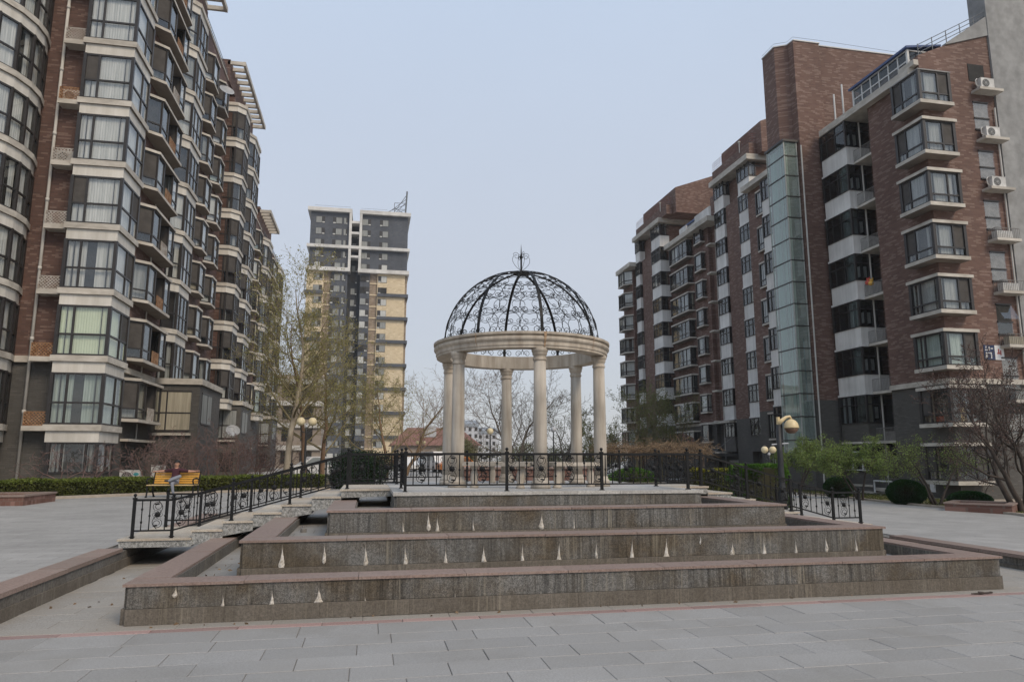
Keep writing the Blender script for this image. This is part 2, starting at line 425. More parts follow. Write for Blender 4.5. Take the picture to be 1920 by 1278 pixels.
simple('sign_red', (0.36, 0.04, 0.03), (0.42, 0.06, 0.045), 6, 0.4)
simple('dish_grey', (0.28, 0.29, 0.30), (0.38, 0.39, 0.40), 4, 0.5)
simple('toy_red', (0.45, 0.06, 0.05), (0.55, 0.12, 0.08), 6, 0.8)
simple('toy_yellow', (0.60, 0.33, 0.05), (0.7, 0.42, 0.1), 6, 0.8)
simple('box_yellow', (0.42, 0.26, 0.06), (0.52, 0.34, 0.1), 3, 0.8)
simple('box_red', (0.40, 0.07, 0.03), (0.48, 0.1, 0.04), 3, 0.8)

# ------------------------------------------------------------------ mesh helpers
WL = {}                      # world location of every placed object
rnd = random.Random(7)


class MB:
    def __init__(s):
        s.v, s.f, s.m = [], [], []

    def add(s, vs, fs, mat):
        b = len(s.v)
        s.v.extend(vs)
        s.f.extend([tuple(b + i for i in q) for q in fs])
        s.m.extend([mat] * len(fs))

    def box(s, x0, y0, z0, x1, y1, z1, mat):
        s.add([(x0, y0, z0), (x1, y0, z0), (x1, y1, z0), (x0, y1, z0), (x0, y0, z1), (x1, y0, z1), (x1, y1, z1), (x0, y1, z1)],
              [(0, 3, 2, 1), (4, 5, 6, 7), (0, 1, 5, 4), (1, 2, 6, 5), (2, 3, 7, 6), (3, 0, 4, 7)], mat)

    def quad(s, a, b, c, d, mat):
        s.add([a, b, c, d], [(0, 1, 2, 3)], mat)

    def prism(s, poly, z0, z1, mat, top=None, bottom=None):
        """poly counter-clockwise; z0/z1 numbers or per-vertex lists"""
        n = len(poly)
        zz0 = z0 if isinstance(z0, (list, tuple)) else [z0] * n
        zz1 = z1 if isinstance(z1, (list, tuple)) else [z1] * n
        vs = [(p[0], p[1], zz0[i]) for i, p in enumerate(poly)] + [(p[0], p[1], zz1[i]) for i, p in enumerate(poly)]
        s.add(vs, [(i, (i + 1) % n, n + (i + 1) % n, n + i) for i in range(n)], mat)
        s.add([vs[n + i] for i in range(n)], [tuple(range(n))], top or mat)
        s.add([vs[i] for i in range(n)], [tuple(reversed(range(n)))], bottom or mat)

    def obox(s, p0, p1, z0, z1, th, mat, off=0.0):
        """box along the plan segment p0-p1; z0,z1 heights; th thickness; off = shift to the inside (left)"""
        dx, dy = p1[0] - p0[0], p1[1] - p0[1]
        L = math.hypot(dx, dy) or 1e-6
        nx, ny = dy / L, -dx / L
        a, b = th / 2 - off, -th / 2 - off
        P = [(p0[0] + nx * a, p0[1] + ny * a), (p1[0] + nx * a, p1[1] + ny * a), (p1[0] + nx * b, p1[1] + ny * b), (p0[0] + nx * b, p0[1] + ny * b)]
        s.prism(P, z0, z1, mat)

    def tube(s, path, r, n, mat, closed=False, caps=True):
        P = [Vector(p) for p in path]
        k = len(P)
        rr = r if isinstance(r, (list, tuple)) else [r] * k
        b = len(s.v)
        up = None
        for i in range(k):
            if closed:
                t = P[(i + 1) % k] - P[i - 1]
            else:
                t = P[min(i + 1, k - 1)] - P[max(i - 1, 0)]
            if t.length < 1e-9:
                t = Vector((0, 0, 1))
            t.normalize()
            if up is None:
                up = Vector((0, 0, 1)) if abs(t.z) < 0.9 else Vector((1, 0, 0))
            x = up - t * up.dot(t)
            if x.length < 1e-6:
                x = t.orthogonal()
            x.normalize()
            up = x
            y = t.cross(x)
            for j in range(n):
                a = 2 * math.pi * j / n
                q = P[i] + x * (rr[i] * math.cos(a)) + y * (rr[i] * math.sin(a))
                s.v.append(tuple(q))
        m = k if closed else k - 1
        for i in range(m):
            for j in range(n):
                i2 = (i + 1) % k
                s.f.append((b + i * n + j, b + i * n + (j + 1) % n, b + i2 * n + (j + 1) % n, b + i2 * n + j))
                s.m.append(mat)
        if caps and not closed:
            s.f.append(tuple(b + j for j in reversed(range(n)))); s.m.append(mat)
            s.f.append(tuple(b + (k - 1) * n + j for j in range(n))); s.m.append(mat)

    def lathe(s, prof, n, c, mat, caps=True):
        """prof: [(r, z)] bottom to top"""
        b = len(s.v)
        for r, z in prof:
            for j in range(n):
                a = 2 * math.pi * j / n
                s.v.append((c[0] + r * math.cos(a), c[1] + r * math.sin(a), c[2] + z))
        for i in range(len(prof) - 1):
            for j in range(n):
                s.f.append((b + i * n + j, b + i * n + (j + 1) % n, b + (i + 1) * n + (j + 1) % n, b + (i + 1) * n + j))
                s.m.append(mat)
        if caps:
            s.f.append(tuple(b + j for j in reversed(range(n)))); s.m.append(mat)
            s.f.append(tuple(b + (len(prof) - 1) * n + j for j in range(n))); s.m.append(mat)

    def ball(s, c, r, mat, nu=10, nv=6, sx=1, sy=1, sz=1):
        prof = [(max(1e-4, r * math.sin(math.pi * i / nv)), -r * math.cos(math.pi * i / nv)) for i in range(nv + 1)]
        b = len(s.v)
        s.lathe(prof, nu, (0, 0, 0), mat, caps=False)
        for i in range(b, len(s.v)):
            x, y, z = s.v[i]
            s.v[i] = (c[0] + x * sx, c[1] + y * sy, c[2] + z * sz)

    def mesh(s, name, smooth=False):
        me = bpy.data.meshes.new(name)
        me.from_pydata(s.v, [], s.f)
        names = []
        for q in s.m:
            if q not in names:
                names.append(q)
        for q in names:
            me.materials.append(MATS[q])
        ix = {q: i for i, q in enumerate(names)}
        me.polygons.foreach_set('material_index', [ix[q] for q in s.m])
        if smooth:
            me.polygons.foreach_set('use_smooth', [True] * len(s.f))
        me.update()
        return me


def place(name, me, parent=None, loc=(0, 0, 0), rz=0.0, scale=None, kind=None):
    o = bpy.data.objects.new(name, me)
    COL.objects.link(o)
    L = Vector(loc)
    if parent is not None:
        o.parent = parent
        o.location = L - WL[parent.name]
    else:
        o.location = L
    if rz:
        o.rotation_euler = (0, 0, rz)
    if scale:
        o.scale = scale
    WL[o.name] = L
    if kind:
        o['kind'] = kind
    return o


def part(name, mb, parent, smooth=False, kind=None):
    """geometry given in world coordinates"""
    return place(name, mb.mesh(name, smooth), parent, (0, 0, 0), kind=kind)


def tag(o, label=None, cat=None, group=None):
    if label:
        o['label'] = label
    if cat:
        o['category'] = cat
    if group:
        o['group'] = group
    return o


def thing(name, loc, label, cat, group=None):
    o = bpy.data.objects.new(name, None)
    COL.objects.link(o)
    o.empty_display_size = 0.2
    o.location = loc
    WL[o.name] = Vector(loc)
    return tag(o, label, cat, group)


def structure(name, mb, smooth=False):
    o = part(name, mb, None, smooth)
    o['kind'] = 'structure'
    return o


def offset(poly, d):
    """move an open plan polyline outward (right-hand side) by d, mitred; ends keep their direction"""
    n = len(poly)
    out = []
    nr = []
    for i in range(n - 1):
        dx, dy = poly[i + 1][0] - poly[i][0], poly[i + 1][1] - poly[i][1]
        L = math.hypot(dx, dy)
        nr.append((dy / L, -dx / L))
    for i in range(n):
        if i == 0:
            m = nr[0]; k = 1
        elif i == n - 1:
            m = nr[-1]; k = 1
        else:
            m = (nr[i - 1][0] + nr[i][0], nr[i - 1][1] + nr[i][1])
            q = m[0] * m[0] + m[1] * m[1]
            k = 2 / q if q > 0.3 else 2 / 0.3
        out.append((poly[i][0] + m[0] * d * k, poly[i][1] + m[1] * d * k))
    return out


def lerp(a, b, t):
    return tuple(a[i] + (b[i] - a[i]) * t for i in range(len(a)))


def glaze(frame, panes, p0, p1, z0, z1, splits, transoms, fw=0.07, fmat='frame_dark', gl='pane_glass', th=0.08, skip=0.22, screens=()):
    """window frame bars along a plan segment; returns pane rectangles in PANES list"""
    L = math.hypot(p1[0] - p0[0], p1[1] - p0[1])
    frame.obox(p0, p1, z0, z0 + fw, th, fmat)
    frame.obox(p0, p1, z1 - fw, z1, th, fmat)
    if L < skip:
        frame.obox(p0, p1, z0 + fw, z1 - fw, th * 0.8, fmat)
        return
    xs = [0.0] + list(splits) + [1.0]
    for q in splits:
        c = lerp(p0, p1, q); e = fw / 2 / L
        frame.obox(lerp(p0, p1, q - e), lerp(p0, p1, q + e), z0 + fw, z1 - fw, th * 0.96, fmat)
    zs = [z0 + fw] + [z0 + (z1 - z0) * t for t in transoms] + [z1 - fw]
    for t in transoms:
        zt = z0 + (z1 - z0) * t
        frame.obox(p0, p1, zt - fw / 2, zt + fw / 2, th * 0.92, fmat)
    for i in range(len(xs) - 1):
        for j in range(len(zs) - 1):
            a, b = lerp(p0, p1, xs[i]), lerp(p0, p1, xs[i + 1])
            g = 'screen_mesh' if (i, j) in screens else gl
            panes.append(((a[0], a[1], zs[j]), (b[0], b[1], zs[j]), (b[0], b[1], zs[j + 1]), (a[0], a[1], zs[j + 1]), g))


def curtain_backing_seg(mb, p0, p1, z0, z1, mat, inset=0.16, pleat=True, t0=0.02, t1=0.98):
    dx, dy = p1[0] - p0[0], p1[1] - p0[1]
    L = math.hypot(dx, dy)
    nx, ny = -dy / L, dx / L
    k = max(2, int(L * (t1 - t0) / 0.05)) if pleat else 1
    vs = []
    for i in range(k + 1):
        t = t0 + (t1 - t0) * i / k
        d = inset + ((0.008 if i % 2 else -0.006) + rnd.uniform(-.004, .004) if pleat else 0)
        x, y = p0[0] + dx * t + nx * d, p0[1] + dy * t + ny * d
        vs += [(x, y, z0), (x, y, z1)]
    mb.add(vs, [(2 * i, 2 * i + 2, 2 * i + 3, 2 * i + 1) for i in range(k)], mat)


def bay(th, name, poly, slabs, z0, z1, splits, transoms, near=False, back='mix', fmat='frame_dark', gl='pane_glass', post=0.13, screens=None, skipseg=(), fw=0.08, body=None, seed=None):
    """projecting window: slabs = [(za, zb, overhang, material)], glazing between z0 and z1 along poly"""
    r = random.Random(seed if seed is not None else hash((round(poly[0][0], 2), round(poly[0][1], 2), round(z0, 2))) & 0xffff)
    root, last = None, None
    mb = MB()
    groups = []
    for s in slabs:
        if groups and (abs(groups[-1][-1][1] - s[0]) < 0.01 or abs(groups[-1][-1][0] - s[1]) < 0.01):
            groups[-1].append(s)
        else:
            groups.append([s])
    for gi, gs in enumerate(groups):
        mb = MB()
        for za, zb, ov, mt in gs:
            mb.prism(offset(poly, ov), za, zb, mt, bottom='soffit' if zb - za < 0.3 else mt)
        o = part(name if gi == 0 else 'window_cap', mb, th if gi == 0 else root)
        root = root or o
    fr, pn, cu = MB(), [], MB()
    n = len(poly)
    for i in range(1, n - 1):
        x, y = poly[i]
        fr.box(x - post / 2, y - post / 2, z0, x + post / 2, y + post / 2, z1, fmat)
    mood = r.random()
    for i in range(n - 1):
        if i in skipseg:
            continue
        p0, p1 = poly[i], poly[i + 1]
        L = math.hypot(p1[0] - p0[0], p1[1] - p0[1])
        sp = splits[i] if i < len(splits) else ()
        tr = transoms
        scr = (screens or {}).get(i, ())
        if r.random() < 0.3:
            scr = ()
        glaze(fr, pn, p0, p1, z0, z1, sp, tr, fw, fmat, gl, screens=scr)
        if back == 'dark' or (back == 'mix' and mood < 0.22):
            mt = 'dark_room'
            curtain_backing_seg(cu, p0, p1, z0, z1, mt, 0.5 if L > 1.2 else 0.22, False, 0.0, 1.0)  # no curtain here: dark sheet paints the unlit room
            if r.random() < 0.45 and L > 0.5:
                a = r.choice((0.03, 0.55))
                curtain_backing_seg(cu, p0, p1, z0 + 0.04, z1 - 0.05, r.choice(['curtain_grey', 'curtain_white', 'curtain_warm']), 0.17, near, a, a + 0.3)
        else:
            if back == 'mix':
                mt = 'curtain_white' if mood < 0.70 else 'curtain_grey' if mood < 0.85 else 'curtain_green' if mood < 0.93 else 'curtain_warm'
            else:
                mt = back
            curtain_backing_seg(cu, p0, p1, z0, z1, 'dark_room', 0.3, False, 0.0, 1.0)  # dark sheet behind the curtain paints the unlit room
            if L > 0.3:
                if r.random() < 0.7:
                    curtain_backing_seg(cu, p0, p1, z0 + 0.03, z1 - 0.04, mt, 0.10, near)
                else:
                    a = r.uniform(0.3, 0.45)
                    curtain_backing_seg(cu, p0, p1, z0 + 0.03, z1 - 0.04, mt, 0.16, near, 0.02, a)
                    curtain_backing_seg(cu, p0, p1, z0 + 0.03, z1 - 0.04, mt, 0.16, near, 1 - a, 0.98)
    part('window_frame', fr, root)
    if near:
        for a, b, c, d, g in pn:
            m2 = MB(); m2.quad(a, b, c, d, g)
            part('pane', m2, root)
    elif pn:
        m2 = MB()
        for a, b, c, d, g in pn:
            m2.quad(a, b, c, d, g)
        part('glazing', m2, root, kind='stuff')
    if cu.f:
        part('curtain', cu, root)
    return root


def railing_simple(th, name, pts, h, mat, n_bars=None, gap=0.12, r=0.012, rails=(0.05, 1.0), post=None):
    mb = MB()
    for q in rails:
        mb.tube([(p[0], p[1], p[2] + h * q) for p in pts], r * 1.4, 5, mat)
    for i in range(len(pts) - 1):
        a, b = Vector(pts[i]), Vector(pts[i + 1])
        k = max(1, int((b - a).length / gap))
        for j in range(k + 1):
            c = a.lerp(b, j / k)
            mb.tube([c + Vector((0, 0, h * rails[0])), c + Vector((0, 0, h))], r, 4, mat, caps=False)
    return part(name, mb, th)


AC_MESH = {}


def ac_unit(loc, rz, label, style='plain', s=1.0):
    """outdoor unit facing local -Y, base at loc"""
    if style not in AC_MESH:
        m = MB()
        m.box(-0.4, -0.14, 0.03, 0.4, 0.14, 0.56, 'ac_white')
        m.box(-0.34, -0.10, 0, -0.26, 0.10, 0.03, 'ac_fan'); m.box(0.26, -0.10, 0, 0.34, 0.10, 0.03, 'ac_fan')
        m.box(-0.41, -0.15, 0.56, 0.41, 0.15, 0.575, 'ac_white')
        body = m.mesh('casing')
        f = MB()
        c = Vector((-0.11, -0.146, 0.295))
        disc = [(c.x + 0.21 * math.cos(a), c.y, c.z + 0.21 * math.sin(a)) for a in [2 * math.pi * i / 20 for i in range(20)]]
        f.add(disc + [(p[0], p[1] + 0.01, p[2]) for p in disc], [tuple(range(20))] + [(i, (i + 1) % 20, 20 + (i + 1) % 20, 20 + i) for i in range(20)], 'ac_fan')
        for rr in (0.21, 0.14, 0.07):
            f.tube([(c.x + rr * math.cos(a), c.y - 0.008, c.z + rr * math.sin(a)) for a in [2 * math.pi * i / 20 for i in range(20)]], 0.006, 4, 'ac_white', closed=True)
        for k in range(6):
            a = math.pi * k / 6
            f.tube([(c.x - 0.21 * math.cos(a), c.y - 0.008, c.z - 0.21 * math.sin(a)), (c.x + 0.21 * math.cos(a), c.y - 0.008, c.z + 0.21 * math.sin(a))], 0.005, 4, 'ac_white')
        fan = f.mesh('fan_grille')
        AC_MESH[style] = (body, fan)
        if style == 'teal':
            k = MB(); k.ball((0.25, -0.141, 0.40), 0.09, 'ac_teal', 12, 6, 1.25, 0.06, 0.75)
            AC_MESH['teal_badge'] = k.mesh('badge')
    t = thing('air_conditioner', loc, label, 'air conditioner', 'outdoor air conditioner units')
    t.rotation_euler = (0, 0, rz)
    body, fan = AC_MESH[style]
    for nm, me in (('casing', body), ('fan_grille', fan)) + ((('badge', AC_MESH['teal_badge']),) if style == 'teal' else ()):
        o = bpy.data.objects.new(nm, me); COL.objects.link(o); o.parent = t
    t.scale = (s, s, s)
    return t


def lattice(mb, p0, p1, z0, z1, mat, pitch=0.13, w=0.026):
    """diagonal lattice screen in an upright plane"""
    L = math.hypot(p1[0] - p0[0], p1[1] - p0[1]); H = z1 - z0
    ux, uy = (p1[0] - p0[0]) / L, (p1[1] - p0[1]) / L

    def bar(a, b, th=0.006):
        A = (p0[0] + ux * a[0], p0[1] + uy * a[0]); B = (p0[0] + ux * b[0], p0[1] + uy * b[0])
        n = Vector((uy, -ux, 0)) * th
        d = Vector((ux * (b[0] - a[0]), uy * (b[0] - a[0]), b[1] - a[1])).normalized()
        s = d.cross(Vector((uy, -ux, 0)).normalized()) * w / 2
        a3 = Vector((A[0], A[1], z0 + a[1])); b3 = Vector((B[0], B[1], z0 + b[1]))
        vs = [a3 - s - n, b3 - s - n, b3 + s - n, a3 + s - n, a3 - s + n, b3 - s + n, b3 + s + n, a3 + s + n]
        mb.add([tuple(v) for v in vs], [(0, 1, 2, 3), (7, 6, 5, 4), (0, 4, 5, 1), (1, 5, 6, 2), (2, 6, 7, 3), (3, 7, 4, 0)], mat)
    k = int((L + H) / pitch)
    for i in range(1, k):
        c = i * pitch
        a = (min(c, L), max(0, c - L)); b = (max(0, c - H), min(c, H))
        bar(a, b)
        bar((L - a[0], a[1]), (L - b[0], b[1]), 0.0068)
    for a, b in (((0, 0), (L, 0)), ((0, H), (L, H)), ((0, 0), (0, H)), ((L, 0), (L, H))):
        bar(a, b, 0.01)

# ------------------------------------------------------------------ ground
m = MB(); m.box(-1500, -400, -2.2, 1500, 2400, -1.6, 'far_ground'); structure('ground', m)
m = MB(); m.box(-3.6, -30, -0.8, 9.6, 4.0, 0.0, 'plaza_tile'); m.box(-3.6, 4.0, -0.8, 9.6, 13.4, -0.012, 'joint_dirt'); m.box(-3.6, 13.4, -0.8, 9.6, 19.5, 0.0, 'basin_tile')
LP = structure('lower_plaza', m)
m = MB(); m.box(-90, -30, -0.8, -3.9, 400, 0.27, 'plaza_tile'); structure('left_plaza', m)
m = MB(); m.prism([(9.9, -30), (30, -30), (30, 200), (9.9, 200)], -1.5, [0.19, -0.51, -0.51, 0.19], 'plaza_tile'); m.box(30, -30, -1.5, 140, 400, -0.515, 'plaza_tile')
structure('right_plaza', m)
m = MB(); m.box(-3.9, 19.5, -0.8, 9.9, 400, 0.26, 'plaza_tile'); structure('rear_plaza', m)

pr = random.Random(3)
PV = {}


def slab(w, d, mat, h=0.03):
    k = (w, d, mat)
    if k not in PV:
        q = MB()
        b = 0.004
        x, y = w / 2, d / 2
        q.v = [(-x, -y, -h), (x, -y, -h), (x, y, -h), (-x, y, -h), (-x, -y, -b), (x, -y, -b), (x, y, -b), (-x, y, -b), (-x + b, -y + b, 0), (x - b, -y + b, 0), (x - b, y - b, 0), (-x + b, y - b, 0)]
        q.f = [(8, 9, 10, 11)] + [(i, (i + 1) % 4, 4 + (i + 1) % 4, 4 + i) for i in range(4)] + [(4 + i, 4 + (i + 1) % 4, 8 + (i + 1) % 4, 8 + i) for i in range(4)]
        q.m = [mat] * len(q.f)
        PV[k] = q.mesh('paving_slab')
    return PV[k]


def pave(x0, x1, y0, y1, w, d, mat, shift=0.5, j=0.007, z=0.0, jig=0.003):
    ny = max(1, round((y1 - y0) / d)); dd = (y1 - y0) / ny
    for r in range(ny):
        x = x0 - (w * shift * (r % 2)) + (pr.uniform(-.06, .06) if shift else 0)
        while x < x1 - 0.02:
            a, b = max(x, x0), min(x + w, x1)
            if b - a > 0.05:
                ww = round(b - a - j, 3)
                o = place('paving_slab', slab(ww, round(dd - j, 3), mat), LP, ((a + b) / 2, y0 + dd * (r + 0.5), z + pr.uniform(-jig, jig * 0.3)))
                o.rotation_euler = (pr.uniform(-.003, .003), pr.uniform(-.002, .002), 0)
            x += w


pave(-3.6, 8.6, 4.0, 7.20, 0.78, 0.355, 'paver_grey', 0.5, j=0.0055)
pave(-3.6, 9.6, 7.2, 7.66, 0.75, 0.46, 'paver_grey', 0, j=0.006)
pave(-3.6, 9.6, 7.66, 7.80, 0.8, 0.14, 'paver_pink', 0)
pave(-3.6, 9.6, 7.80, 8.06, 0.9, 0.26, 'paver_moat', 0, j=0.003)
pave(-3.6, -2.33, 8.06, 13.4, 0.62, 0.33, 'paver_moat', 0.5, j=0.004)
pave(8.0, 9.6, 8.06, 13.4, 0.62, 0.36, 'paver_moat', 0.5, j=0.004)

# retaining kerbs of the sunken strip
for x0, x1, zt, lb in ((-3.9, -3.6, 0.30, 'low retaining kerb with pink granite coping along the left edge of the sunken paving'), (9.6, 9.9, 0.22, 'low retaining kerb with brownish coping along the right edge of the sunken paving')):
    k = thing('retaining_kerb', ((x0 + x1) / 2, 8, 0), lb, 'kerb')
    m = MB(); m.box(x0 + 0.02, 2, -0.6, x1 - 0.0, 19.5, zt - 0.05, 'granite_inner'); part('kerb_wall', m, k)
    f = x1 if x0 < 0 else x0
    q = MB()
    q.box(f - 0.015 if x0 > 0 else f - 0.02, 2, 0.0, f + (0.02 if x0 < 0 else 0.015), 19.5, zt - 0.17, 'granite_base'); part('base_course', q, k)
    q = MB(); q.box(-0.17, -0.495, -0.05, 0.17, 0.495, 0.0, 'coping_pink'); me = q.mesh('coping_stone')
    y = 2.5
    while y < 19.5:
        if not (11.9 < y < 14.4):
            o = place('coping_stone', me, k, ((x0 + x1) / 2, y, zt + pr.uniform(-.003, .003)))
            o.rotation_euler = (0, 0, pr.uniform(-.004, .004))
        y += 1.0

# ------------------------------------------------------------------ left apartment block
LB = thing('apartment_building', (-14, 45, 0.2), 'long brown brick apartment block with stacked pale bay windows behind the low hedge', 'apartment building')


def wall(th, name, x0, y0, x1, y1, zg, zt, zsplit, upper='brick_left', lower='grey_tile'):
    if zg < zsplit:
        m = MB(); m.box(x0, y0, zg, x1, y1, zsplit, lower); part('plinth_wall', m, th)
    m = MB(); m.box(x0, y0, max(zg, zsplit), x1, y1, zt, upper); part(name, m, th)


wall(LB, 'wall', -34, 32.3, -11.2, 45.5, -0.3, 30.4, 5.62)
wall(LB, 'wall', -34, 45.5, -11.2, 53.3, -0.3, 29.5, 5.62)
wall(LB, 'wall', -34, 53.3, -10.75, 63.4, -0.3, 28.6, 5.62)
wall(LB, 'wall', -34, 63.4, -10.75, 83.0, -0.3, 23.2, 5.62)
m = MB(); m.box(-30, 52.6, 29.5, -11.1, 63.4, 31.25, 'brick_left'); part('roof_wall', m, LB)
m = MB(); m.box(-30, 69.2, 23.2, -11.0, 77.5, 25.6, 'brick_left'); part('roof_wall', m, LB)
# parapet copings
for (x, y0, y1, z) in ((-11.2, 45.5, 52.6, 29.5), (-10.75, 77.5, 83.0, 23.2), (-10.75, 63.4, 69.2, 23.2)):
    m = MB(); m.box(x - 0.3, y0, z, x + 0.06, y1, z + 0.12, 'sill_stone'); part('coping', m, LB)
railing_simple(LB, 'roof_railing', [(-11.25, 45.6, 29.62), (-11.25, 52.5, 29.62)], 0.6, 'rail_grey', gap=0.3, rails=(0.1, 0.55, 1.0))
railing_simple(LB, 'roof_railing', [(-10.9, 72, 23.32), (-10.9, 83, 23.32)], 0.7, 'rail_grey', gap=0.3, rails=(0.1, 0.55, 1.0))


def pergola(y0, y1, x0, x1, z, n):
    for x in (x0, x1):
        m = MB(); m.box(x - 0.09, y0, z, x + 0.09, y1, z + 0.32, 'sill_stone'); part('pergola_beam', m, LB)
    me = None
    for i in range(n):
        y = y0 + (y1 - y0 - 0.2) * i / (n - 1)
        if me is None:
            m = MB(); m.box(x0 + 0.09, 0, z + 0.02, x1 - 0.09, 0.2, z + 0.30, 'sill_stone'); me = m.mesh('pergola_slat')
        place('pergola_slat', me, LB, (0, y, 0))


pergola(34.0, 45.6, -11.3, -10.1, 30.6, 12)
pergola(52.6, 63.4, -11.2, -10.1, 30.85, 12)
pergola(69.2, 76.0, -11.1, -10.05, 25.0, 8)

# band between grey plinth and brick
for a in ((-14.4, 32.16, -12.6, 32.3), (-11.2, 33.95, -11.06, 40.1), (-11.2, 45.45, -11.06, 53.2)):
    m = MB(); m.box(a[0], a[1], 5.5, a[2], a[3], 5.76, 'sill_stone'); part('string_course', m, LB)

ZS = lambda n: 2.95 + 2.8 * n
ZT = lambda n: 3.4 + 2.8 * n
SL = lambda z: [(z - 0.25, z, 0.12, 'sill_stone'), (z - 0.7, z - 0.25, 0.03, 'fascia_paint')]

# curved corner bay
cc, cr = (-17.5, 31.0), 3.3
curve = [(cc[0] + cr * math.cos(a), cc[1] + cr * math.sin(a)) for a in [R(-150 + 171.5 * i / 12) for i in range(13)]]
curve.append((-14.9, 32.4))
for n in range(0, 8):
    z = ZS(n)
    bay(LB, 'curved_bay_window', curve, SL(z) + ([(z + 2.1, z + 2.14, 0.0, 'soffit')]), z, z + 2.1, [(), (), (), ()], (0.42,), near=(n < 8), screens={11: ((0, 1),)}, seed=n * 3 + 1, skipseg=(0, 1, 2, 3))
m = MB(); m.prism(offset(curve, -0.02), -0.3, 2.25, 'grey_tile'); part('plinth_wall', m, LB)
# front brick strip with ledges, drain pipe and lattice cages
lz = [2.9 + 2.8 * n for n in range(8)]
for n, z in enumerate(lz):
    m = MB(); m.box(-13.59, 31.72, z - 0.2, -12.64, 32.3, z, 'sill_stone'); part('ledge', m, LB)
    m = MB()
    mt = 'rusty_lattice' if n in (0, 1, 5, 7) else 'pale_lattice'
    lattice(m, (-13.55, 31.76), (-12.68, 31.76), z + 0.02, z + 0.56, mt)
    lattice(m, (-13.55, 32.28), (-13.55, 31.78), z + 0.02, z + 0.56, mt)
    part('lattice_cage', m, LB)
m = MB(); m.tube([(-13.75, 32.2, -0.2), (-13.75, 32.2, 27)], 0.065, 8, 'drain_pipe')
for z in range(0, 27, 3):
    m.tube([(-13.75, 32.2, z + 0.4), (-13.75, 32.2, z + 0.55)], 0.08, 8, 'drain_pipe')
part('drain_pipe', m, LB, smooth=True)

# bay 1
b1 = [(-12.62, 32.35), (-12.62, 31.63), (-10.71, 31.63), (-10.71, 33.9), (-11.3, 33.9)]
for n in range(0, 9):
    z = ZS(n)
    bay(LB, 'bay_window', b1, SL(z), z, z + 2.1, [(), (0.3,), (0.62,), ()], (0.42,), near=True,
        back=('curtain_green' if n == 0 else 'blind_pale' if n == 1 else 'curtain_white'), screens={1: ((0, 1),) if n in (0, 3, 4, 5) else (), 2: ((1, 1),)}, seed=n + 40)
m = MB(); m.prism([(-12.62, 32.32), (-12.62, 31.66), (-10.74, 31.66), (-10.74, 33.9), (-11.3, 33.9)], -0.3, 0.98, 'grey_tile'); part('plinth_wall', m, LB)
bay(LB, 'bay_window', [(-12.5, 32.35), (-12.5, 31.66), (-10.74, 31.66), (-10.74, 33.5), (-11.3, 33.5)], [(0.95, 1.02, 0.02, 'grey_tile')], 1.0, 2.25, [(), (0.28, 0.78), (0.6,), ()], (), near=True, back='curtain_grey', seed=5)

# angled balconies with a planted recess
b2s = [(-11.3, 35.15), (-11.2, 35.15), (-10.48, 35.76), (-10.48, 39.47), (-11.2, 40.0), (-11.3, 40.0)]
for n in range(0, 9):
    z = ZT(n)
    m = MB()
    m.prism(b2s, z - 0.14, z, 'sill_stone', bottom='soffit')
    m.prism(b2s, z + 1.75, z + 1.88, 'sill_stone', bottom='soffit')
    bal = part('balcony', m, LB)
    for k, pl in enumerate(([(-11.25, 35.25), (-10.6, 35.8), (-10.6, 36.9), (-11.25, 36.95)], [(-11.25, 38.45), (-10.6, 38.5), (-10.6, 39.4), (-11.25, 39.88)])):
        fr, pn, cu = MB(), [], MB()
        for i in range(3):
            glaze(fr, pn, pl[i], pl[i + 1], z, z + 1.75, (), (0.27,), screens=((0, 1),) if (i == 0 and (n + k) % 3 != 2) else ())
            curtain_backing_seg(cu, pl[i], pl[i + 1], z, z + 1.75, 'dark_room' if n % 2 else 'curtain_grey', 0.2, False, 0.05, 0.95)  # odd floors get a dark sheet painted as unlit room
        for i in (1, 2):
            fr.box(pl[i][0] - 0.045, pl[i][1] - 0.045, z, pl[i][0] + 0.045, pl[i][1] + 0.045, z + 1.75, 'frame_dark')
        part('window_frame', fr, bal); part('curtain', cu, bal)
        for a, b, c, d, g in pn:
            m2 = MB(); m2.quad(a, b, c, d, g); part('pane', m2, bal)
    m2 = MB(); m2.box(-11.24, 37.0, z, -11.19, 38.4, z + 1.7, 'frame_dark'); part('balcony_door', m2, bal)
    m2 = MB(); lattice(m2, (-10.56, 37.3), (-10.56, 38.35), z + 0.02, z + 0.6, 'rusty_lattice' if n % 3 else 'pale_lattice', pitch=0.13, w=0.03); part('lattice_cage', m2, bal)
    m2 = MB(); m2.tube([(-11.12, 37.8, z - 1.0), (-11.12, 37.8, z - 0.14)], 0.035, 6, 'drain_pipe'); part('drain_pipe', m2, bal)

# bay 3
b3 = [(-11.3, 40.55), (-11.2, 40.55), (-10.6, 41.2), (-10.6, 43.4), (-11.3, 43.4)]
for n in range(1, 9):
    z = ZS(n)
    bay(LB, 'bay_window', b3, SL(z), z, z + 2.1, [(), (), (0.3, 0.65), ()], (0.42,), near=True, screens={2: ((0, 1),)}, seed=n + 77)
m = MB()
for za, zb, ov, mt in SL(ZS(9)):
    m.prism(offset(b3, ov), za, zb, mt)
part('bay_cap', m, LB)

# small projecting windows
def boxwin(poly, n0, n1, sec=''):
    for n in range(n0, n1):
        z = ZT(n)
        bay(LB, 'box_window', poly, [(z - 0.14, z, 0.1, 'sill_stone'), (z + 1.75, z + 1.88, 0.1, 'sill_stone')], z, z + 1.75, [(), (), (), ()], (0.27,),
            screens={1: ((0, 1),)}, back='mix', seed=n * 7 + int(poly[0][1] * 10))


